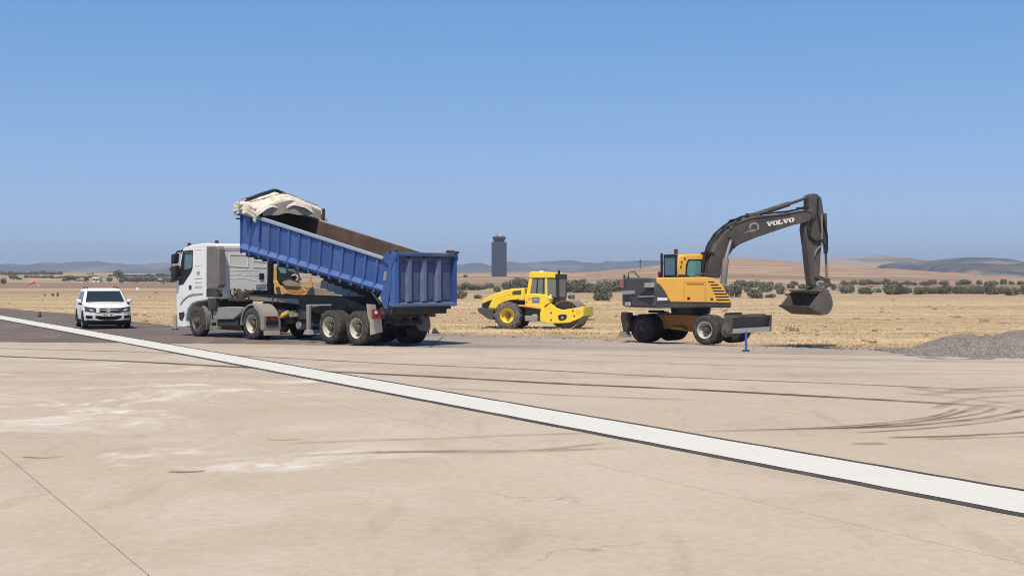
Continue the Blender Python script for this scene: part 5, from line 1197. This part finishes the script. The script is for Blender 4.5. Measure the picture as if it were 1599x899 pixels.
# ================================================================== control tower
def tower():
    Y = 640.0; X = (779.3 - CX) / FPX * Y; k = Y / FPX; g = ground_z(X, Y)
    o = thing('control_tower', 'tall slate grey control tower standing alone beyond the shrubs', 'control tower', (X, Y, g - .5), R(4))
    zz = lambda py: CAM_H + (HY - py) * k - g + .5
    w2 = 11.2 * k
    sh = MB().prismz([(-w2, -w2), (w2, -w2), (w2, w2), (-w2, w2)], 0, zz(378)).build('shaft', M['slate'], o)
    for i in range(1, 9): 
        z = zz(378) * i / 9; MB().box(-w2 - .02, w2 + .02, -w2 - .03, -w2, z - .06, z + .06).build('shaft_joint', M['slate_dark'], sh)
    for x in (-w2 * .55, w2 * .55): MB().box(x - .07, x + .07, -w2 - .04, -w2, 1, zz(379)).build('shaft_rib', M['slate_dark'], sh)
    oc = lambda r, z: [(r * math.cos(R(22.5 + 45 * i)), r * math.sin(R(22.5 + 45 * i)), z) for i in range(8)]
    MB().loft([oc(8.6 * k, zz(378)), oc(8.6 * k, zz(376.5)), oc(9.0 * k, zz(376.3)), oc(10.4 * k, zz(372.2))]).build('cab_glazing', M['slate_dark'], o)
    MB().loft([oc(11.0 * k, zz(372.2)), oc(11.2 * k, zz(371.4)), oc(10.6 * k, zz(369.6))]).build('cab_roof', M['slate'], o)
    MB().box(-6 * k, 6.5 * k, -4 * k, 4 * k, zz(369.6), zz(368.4)).build('roof_plant', M['guard'], o)
    MB().cyl((2.6 * k, 0, zz(369)), (2.6 * k, 0, zz(365)), 1.5 * k, 1.0 * k, 12).build('radome', M['house_white'], o)
    for x, t in ((-1.5, 363.5), (-4, 366), (5.5, 365.5)): MB().cyl((x * k, 0, zz(369)), (x * k, 0, zz(t)), .12, n=6).build('antenna', M['steel'], o)
tower()

# ================================================================== shrubs and trees
def clump_mesh(name, seed, n, mat, squash=1.0, lumps=7, leaf=.105):
    r = np.random.RandomState(seed); vs, fs = [], []
    L = [(0, 0, .45, .62)] + [(.62 * math.cos(a), .62 * math.sin(a), .28 + .34 * r.rand(), .30 + .20 * r.rand()) for a in r.rand(lumps) * 6.283]
    for _ in range(n):
        cx_, cy_, cz, cr = L[r.randint(len(L))]
        d = r.normal(size=3); d /= np.linalg.norm(d); q = cr * (.45 + .62 * r.rand() ** .6 + (.25 * r.rand() if r.rand() < .08 else 0))
        p = np.array((cx_, cy_, cz)) + d * q
        if p[2] < .02: p[2] = .02 + .08 * r.rand()
        nrm = d * .7 + r.normal(size=3) * .55; nrm /= np.linalg.norm(nrm)
        u = np.cross(nrm, (0.3, .2, 1)); u /= np.linalg.norm(u); v = np.cross(nrm, u); sz = leaf * (.5 + r.rand())
        i = len(vs); vs += [tuple(p + u * sz), tuple(p + v * sz * .7), tuple(p - u * sz), tuple(p - v * sz * .7)]; fs.append((i, i + 1, i + 2, i + 3))
    me = bpy.data.meshes.new(name); me.from_pydata(vs, [], fs); me.materials.append(mat); return me
BUSH = [clump_mesh('shrub', 20 + i, 1100, M['leaf' if i % 3 else 'leaf_pale'], lumps=6 + i % 4, leaf=.082) for i in range(7)]
rb = random.Random(21)
def shrub(px, by, wp, hp, label, group, name='shrub', cat='shrub', mesh=None):
    X, Y, z = on_ground(px, by); k = Y / FPX
    o = link(name, mesh or BUSH[rb.randrange(7)], None, (X, Y, z - .05), rb.random() * 6.28)
    e = rb.uniform(.82, 1.15); o.scale = (wp * k * .56 * e, wp * k * .56 * rb.uniform(.8, 1.1), hp * k * 1.05 * rb.uniform(.72, 1.15)); return tag(o, label, cat, group)
FRONT = [(1303, 453, 9, 9), (1320, 458, 23, 16), (1353, 459, 27, 16), (1372, 457, 8, 8), (1395, 460, 31, 17), (1415, 459, 14, 13), (1429, 460, 24, 15), (1448, 459, 19, 15), (1462, 459, 17, 14), (1477, 459, 21, 14), (1494, 459, 18, 13),
         (1512, 459, 19, 14), (1528, 459, 23, 14), (1549, 460, 25, 16), (1566, 459, 15, 13), (1580, 461, 23, 15), (1600, 460, 18, 14), (1625, 460, 22, 14), (1650, 460, 25, 15)]
for a in FRONT: shrub(*a, 'olive green shrub in the front row of the thicket right of the hanging bucket', 'front row of shrubs at the right')
for px in (1318, 1326, 1334, 1348, 1356, 1369, 1374, 1385, 1390, 1399, 1412, 1418, 1428, 1440, 1444, 1456, 1470, 1476, 1496, 1504, 1512, 1530, 1545, 1552, 1565, 1580, 1595, 1610):
    shrub(px, 444.5 + rb.uniform(-1, 1.2), rb.uniform(8, 15), rb.uniform(5, 9), 'small dark shrub in the far row along the foot of the brown rise', 'far row of shrubs at the right')
for a in [(1149, 464, 21, 22), (1177, 466, 25, 19), (1203, 465, 14, 6), (1222, 459, 19, 14), (1196, 456, 21, 15), (1158, 452, 22, 16), (1138, 458, 18, 18), (1177, 449, 20, 11), (1156, 447, 14, 10), (1201, 447, 14, 10), (1214, 452, 14, 10), (1236, 451, 15, 9), (1255, 451, 17, 10), (1188, 447, 12, 8), (1168, 456, 12, 9), (1232, 462, 10, 5), (1270, 449, 14, 8), (1240, 446, 12, 7), (1286, 447, 12, 7)]:
    shrub(*a, 'grey green shrub in the patch under the excavator boom', 'shrubs under the boom')
for a in [(884, 457, 24, 17), (905, 457, 28, 20), (926, 457, 26, 18), (945, 457, 25, 18), (963, 456, 24, 16), (978, 455, 20, 14), (894, 452, 20, 14), (917, 451, 22, 12), (938, 450, 24, 11), (958, 449, 22, 11), (900, 446, 16, 9), (974, 447, 18, 10)]:
    shrub(*a, 'grey green shrub in the thicket between roller and excavator', 'thicket between roller and excavator')
shrub(941, 469.5, 31, 18, 'broad low grey green shrub on its own beside the excavator counterweight', None)
shrub(892, 467, 11, 8, 'small dark shrub on bare ground just right of the roller cab', None)
shrub(910, 441, 10, 6, 'tiny round dark tree on the rise above the thicket', None)
for a in [(716, 453, 20, 10), (729, 453, 20, 11), (742, 453, 20, 10), (752, 452, 16, 9), (764, 450, 14, 10)]: shrub(*a, 'dark shrub in the hedge left of the control tower base', 'hedge left of the tower')
for a in [(790, 452, 18, 15), (803, 452, 22, 17), (816, 451, 20, 16), (828, 450, 20, 14), (812, 446, 24, 12), (776, 456, 12, 9)]: shrub(*a, 'dark tree in the clump right of the control tower base', 'clump right of the tower', 'tree', 'tree', None)
shrub(720, 466, 20, 13, 'round green shrub beside the tailgate, nearest to the camera', None); shrub(709, 466, 10, 9, 'small shrub half hidden by the tailgate edge', None); shrub(747, 466, 14, 9, 'lone dark shrub between tailgate and roller nose', None)
shrub(727, 433, 8, 5, 'tiny dark tree alone on the pale field left of the tower', None)
# trees at the left, with trunks
def tree(px, by, wp, hp, label, group=None, trunk=.25):
    X, Y, z = on_ground(px, by); k = Y / FPX
    t = thing('tree', label, 'tree', (X, Y, z), rb.random() * 6, group)
    h = hp * k; o = link('crown', BUSH[rb.randrange(7)], t, (0, 0, h * trunk)); o.scale = (wp * k * .56, wp * k * .56, h * (1 - trunk) * 1.05)
    MB().cyl((0, 0, -.1), (0, 0, h * .6), h * .05, h * .03, 7).build('trunk', M['trunk'], t)
tree(7, 444, 10, 9, 'round dark tree at the far left edge of the field', None, .1); tree(21, 438, 14, 10, 'dark spreading tree behind the round one at far left'); tree(31, 437.5, 9, 4, 'low dark bush right of the spreading tree at far left')
tree(109, 440, 19, 9, 'wide dark tree left of the low white shed'); tree(101, 440, 10, 5, 'low dark tree at the left foot of the wide tree'); tree(120, 440, 8, 8, 'small dark tree hard against the low white shed')
tree(184, 437, 15, 14, 'tallest dark tree above the white SUV'); tree(193, 438, 12, 10, 'second dark tree right of the tallest above the SUV'); tree(190, 443, 8, 9, 'dark tree standing forward of the two tall ones above the SUV')
tree(68, 426.5, 4, 5, 'tiny dark tree on the skyline of the left plain'); tree(171, 441, 9, 8, 'dark tree right of the white house')
tree(136, 440, 9, 7, 'dark tree between the low shed and the white house')
rt_ = random.Random(8)
for px in np.arange(200, 286, 5.5): tree(px, 440.5 + rt_.uniform(-.6, .6), rt_.uniform(9, 14), rt_.uniform(7, 10), 'dark tree in the long row behind the truck mirror', 'tree row at the left', .1)
for px in np.arange(2, 98, 6.0): tree(px, 428.5 + rt_.uniform(-.7, .9), rt_.uniform(8, 14), rt_.uniform(3, 5), 'far dark tree in the belt below the left mountains', 'far tree belt at the left', .05)
for px in np.arange(44, 150, 6.5): tree(px, 434 + rt_.uniform(-.8, .8), rt_.uniform(7, 13), rt_.uniform(2.2, 4), 'low bush in the hedge across the middle of the left plain', 'hedge across the left plain', .05)
for px in np.arange(175, 275, 8): tree(px, 431.5 + rt_.uniform(-.8, .8), rt_.uniform(8, 13), rt_.uniform(2.5, 4), 'low dark bush in the far hedge behind the houses', 'far hedge behind the houses', .05)

# ================================================================== houses and small things far left
def house(px, by, wp, hp, label, wall='house_white', roof=None, name='house', cat='house'):
    X, Y, z = on_ground(px, by); k = Y / FPX; w2, h = wp * k / 2, hp * k
    o = thing(name, label, cat, (X, Y, z - .3), R(8)); d = max(w2, 3.0)
    MB().box(-w2, w2, -d, d, 0, h * (.75 if roof else 1) + .3).build('wall', M[wall], o)
    hb = h * (.75 if roof else 1) + .3
    if roof: MB().prismx([(-d * 1.06, hb), (d * 1.06, hb), (0, hb + h * .3)], -w2 * 1.06, w2 * 1.06).build('roof', M[roof], o)
    else: MB().box(-w2 * 1.03, w2 * 1.03, -d * 1.03, d * 1.03, hb, hb + .2).build('roof', M[wall], o)
    MB().box(-w2 * .15, w2 * .15, -d - .04, -d + .02, .3, min(2.3, hb * .7)).build('door', M['hub'], o)
    for x in (-.6, .55): MB().box(w2 * x - .4, w2 * x + .4, -d - .04, -d + .02, hb * .45, hb * .7).build('window', M['slate_dark'], o)
house(152.5, 440.5, 10, 8, 'white farmhouse above the SUV, biggest on the left plain'); house(127, 440, 11, 4.5, 'long low white shed with a brown roof left of the farmhouse', roof='roof', name='shed', cat='shed')
house(241, 431, 7, 3.5, 'small white house far off, left of the truck mirror'); house(252, 443, 6, 8.5, 'tall beige block house left of the truck cab', 'house_beige'); house(209, 440.5, 6, 3.5, 'small white hut above the tree row', name='hut', cat='hut'); house(270, 441, 4, 4, 'tiny white hut next to the truck mirror', name='hut', cat='hut')
house(140, 429, 9, 3, 'pale distant barn far behind the white farmhouse', 'house_beige', name='barn', cat='barn')
X, Y, z = on_ground(48, 447.5)
t = thing('windsock', 'orange windsock drooping from its short mast on the left field', 'windsock', (X, Y, z)); k = Y / FPX
MB().cyl((-.5 * k, 0, 0), (-.5 * k, 0, 9.2 * k), .12, n=8).build('mast', M['house_white'], t)
m = MB(); rr = [(6.5, 7.6, 1.9), (3.5, 7.0, 2.2), (0, 5.6, 2.0), (-2.5, 3.6, 1.5), (-4, 1.8, 1.1)]
m.loft([[(a * k, r_ * k * math.cos(q), b * k + r_ * k * math.sin(q)) for q in np.linspace(0, 2 * math.pi, 12, endpoint=False)] for a, b, r_ in rr]); m.build('cloth', M['windsock'], t)
def marker(px, by, wp, hp, label, mt, name='field_marker'):
    X, Y, z = on_ground(px, by); k = Y / FPX
    o = thing(name, label, 'marker', (X, Y, z), .3)
    MB().box(-wp * k / 2, wp * k / 2, -wp * k / 2, wp * k / 2, -.05, hp * k * .8).build('board', M[mt], o, bevel=.02); MB().box(-wp * k / 3, wp * k / 3, -wp * k / 3, wp * k / 3, hp * k * .8, hp * k).build('cap', M[mt], o)
marker(52, 463.5, 3.6, 4, 'pale field marker, leftmost of the four on the left field', 'house_beige'); marker(70, 462, 3, 3, 'dark field marker second from left on the left field', 'hub'); marker(82.5, 462, 4, 3.4, 'darkest square field marker of the four on the left field', 'black'); marker(90, 462.5, 3, 6, 'taller pale field marker beside the darkest one', 'hub')
marker(214.5, 453, 5, 4, 'white marker block on the field between SUV and truck', 'house_white'); marker(227, 451, 2.5, 3, 'small pale marker right of the white block', 'house_beige'); marker(243, 458, 5, 3, 'brown marker block on the field by the truck mirror', 'orange_steel'); marker(60, 446.5, 2, 2.5, 'tiny white marker right of the windsock', 'house_white')
X, Y = G(62, 495); o = thing('runway_light', 'small squat runway light on the dark asphalt at the left', 'runway light', (X, Y, -.004))
MB().cyl((0, 0, 0), (0, 0, .16), .12, .08, 12).build('base', M['chassis'], o); MB().cyl((0, 0, .16), (0, 0, .30), .07, .05, 12).build('lamp', M['hub'], o)
X, Y = G(273.5, 514.5); o = thing('edge_post', 'thin grey edge post just in front of the truck bumper', 'post', (X, Y, -.004))
MB().box(-.06, .06, -.04, .04, 0, .60).build('post', M['print_grey'], o); MB().cyl((0, 0, 0), (0, 0, .05), .14, .12, 12).build('foot', M['black'], o)
X, Y = G(1165, 548.5); o = thing('marker_post', 'blue marker post on a small dark foot below the dozer blade', 'post', (X, Y, -.004))
MB().cyl((0, 0, .04), (0, 0, .56), .034, n=12).cyl((0, 0, .56), (0, 0, .58), .034, .02, 12).build('post', M['blue_post'], o); MB().cyl((0, 0, 0), (0, 0, .05), .12, .08, 14).build('foot', M['black'], o)
def mast(px, by, hp, label):
    X, Y, z = on_ground(px, by); k = Y / FPX; o = thing('mast', label, 'mast', (X, Y, z))
    MB().cyl((0, 0, -.2), (0, 0, hp * k), .22, .12, 8).build('pole', M['chassis'], o); MB().box(-.7, .7, -.3, .3, hp * k * .55, hp * k * .8).build('head', M['chassis'], o)
mast(1000, 419, 15, 'slim mast on the brown rise left of the excavator cab'); mast(268, 441, 30, 'thin tall mast left of the truck mirror')

# ================================================================== gravel heap and loose stones
def gravel():
    t = NT('gravel'); c = t.co(); v = t.voro(c, 26, 'Color'); n = t.noise(c, 1.1, 5); s = t.xyz(v)
    col = t.mix(t.rng(s[0], .1, .9), (.17, .145, .14), (.36, .315, .305)); col = t.mix(t.ma('MULTIPLY', t.rng(n, .45, .7), .5), col, (.33, .285, .265))
    t.bump(t.voro(c, 26), .8, .05); M['gravel'] = t.set(col, .95, spec=.1)
    hs = [(12.75, 36.0, .50, .56), (14.35, 36.0, .61, .62), (15.2, 36.1, .63, .6), (16.3, 36.1, .58, .6), (13.5, 36.5, .44, .5)]
    def H(X, Y):
        h = 0
        for x, y, a, sl_ in hs:
            d = math.hypot(X - x, (Y - y) * .95); v = a - sl_ * .62 * (math.sqrt(d * d + .10) - .31); h = max(h, v) if abs(h - v) > .08 else max(h, v) + (.08 - abs(h - v)) ** 2 / .32
        h += .028 * mnoise.noise(Vector((X * 1.7, Y * 1.7, 2))) + .012 * mnoise.noise(Vector((X * 6, Y * 6, 7)))
        return h
    nx, ny = 170, 120; vs, fs = [], []
    for j in range(ny):
        for i in range(nx):
            X = 10.6 + 7.8 * i / (nx - 1); Y = 32.6 + 5.6 * j / (ny - 1); vs.append((X - 13.5, Y - 36, max(-.02, H(X, Y))))
    for j in range(ny - 1):
        for i in range(nx - 1): fs.append((j * nx + i, j * nx + i + 1, (j + 1) * nx + i + 1, (j + 1) * nx + i))
    me = bpy.data.meshes.new('gravel_heap'); me.from_pydata(vs, [], fs); me.materials.append(M['gravel'])
    for p in me.polygons: p.use_smooth = True
    o = tag(link('gravel_heap', me, None, (13.5, 36, 0)), 'grey gravel heap dumped at the right edge of the asphalt', 'gravel heap')
    r = np.random.RandomState(3); b = bmesh.new(); bmesh.ops.create_icosphere(b, subdivisions=1, radius=1); bv = [tuple(v.co) for v in b.verts]; bf = [[v.index for v in f.verts] for f in b.faces]; b.free()
    vs, fs = [], []
    for _ in range(2600):
        X, Y = 10.8 + 6.8 * r.rand(), 33.8 + 3.5 * r.rand(); h = H(X, Y)
        if h < 0.0 and r.rand() > .10: continue
        q = .009 + .026 * r.rand() ** 4; i = len(vs); s3 = .6 + .8 * r.rand(3)
        vs += [(X - 13.5 + a * q * s3[0], Y - 36 + b_ * q * s3[1], max(0, h) + c_ * q * s3[2]) for a, b_, c_ in bv]; fs += [[i + k for k in f] for f in bf]
    me = bpy.data.meshes.new('stones'); me.from_pydata(vs, [], fs); me.materials.append(M['gravel']); tag(link('stones', me, o), kind='stuff')
    # loose clods along the asphalt edge
    vs, fs = [], []
    for _ in range(380):
        a = r.randint(3, len(EDGE) - 1); u = r.rand(); X = EDGE[a - 1][0] + (EDGE[a][0] - EDGE[a - 1][0]) * u; Y = EDGE[a - 1][1] + (EDGE[a][1] - EDGE[a - 1][1]) * u - abs(r.normal()) * 1.1
        q = .012 + .04 * r.rand() ** 4; i = len(vs); vs += [(X + x * q, Y + y * q * .9, z_ * q * .7) for x, y, z_ in bv]; fs += [[i + k for k in f] for f in bf]
    me = bpy.data.meshes.new('loose_stones'); me.from_pydata(vs, [], fs); me.materials.append(M['gravel']); tag(link('loose_stones', me), kind='stuff')
gravel()
X, Y = G(680.5, 520.5); m = MB(); m.loft([[(-.14, -.1, 0), (.16, -.1, 0), (.16, .1, 0), (-.14, .1, 0)], [(-.12, -.07, .16), (.06, -.07, .12), (.08, .07, .10), (-.12, .07, .18)], [(-.08, -.03, .22), (-.02, -.03, .22), (-.02, .03, .22), (-.08, .03, .22)]])
tag(m.build('rubble_lump', M['black'], None, (X, Y, -.01)), 'dark lump of rubble on the asphalt edge right of the truck', 'rubble')
X, Y = G(1291, 540.5); m = MB(); m.box(-.42, .32, -.12, .12, 0, .06); tag(m.build('plank', M['hub'], None, (X, Y + .3, -.02), .1), 'dark plank lying at the field edge below the bucket', 'plank')

# ------------------------------------------------------------------ every member of a row gets its own label
ORD = 'first second third fourth fifth sixth seventh eighth ninth tenth eleventh twelfth thirteenth fourteenth fifteenth sixteenth seventeenth eighteenth nineteenth twentieth twenty-first twenty-second twenty-third twenty-fourth twenty-fifth twenty-sixth twenty-seventh twenty-eighth twenty-ninth thirtieth'.split()
ROWS = {'front row of shrubs at the right': 'olive shrub, %s from the left in the front row right of the bucket', 'far row of shrubs at the right': 'small dark shrub, %s from the left in the far row below the brown rise',
        'shrubs under the boom': 'grey green shrub, %s from the left in the patch under the boom', 'thicket between roller and excavator': 'green shrub, %s from the left in the thicket between roller and excavator',
        'clump right of the tower': 'dark tree, %s from the left in the clump right of the tower base', 'hedge left of the tower': 'dark shrub, %s from the left in the hedge left of the tower',
        'tree row at the left': 'dark tree, %s from the left in the row behind the truck mirror', 'far tree belt at the left': 'far dark tree, %s from the left in the belt below the left mountains',
        'hedge across the left plain': 'low bush, %s from the left in the hedge across the left plain', 'far hedge behind the houses': 'low bush, %s from the left in the far hedge behind the houses'}
for g, text in ROWS.items():
    for i, o in enumerate(sorted((o for o in COL.objects if o.get('group') == g), key=lambda o: o.location.x / o.location.y)): o['label'] = text % ORD[i]
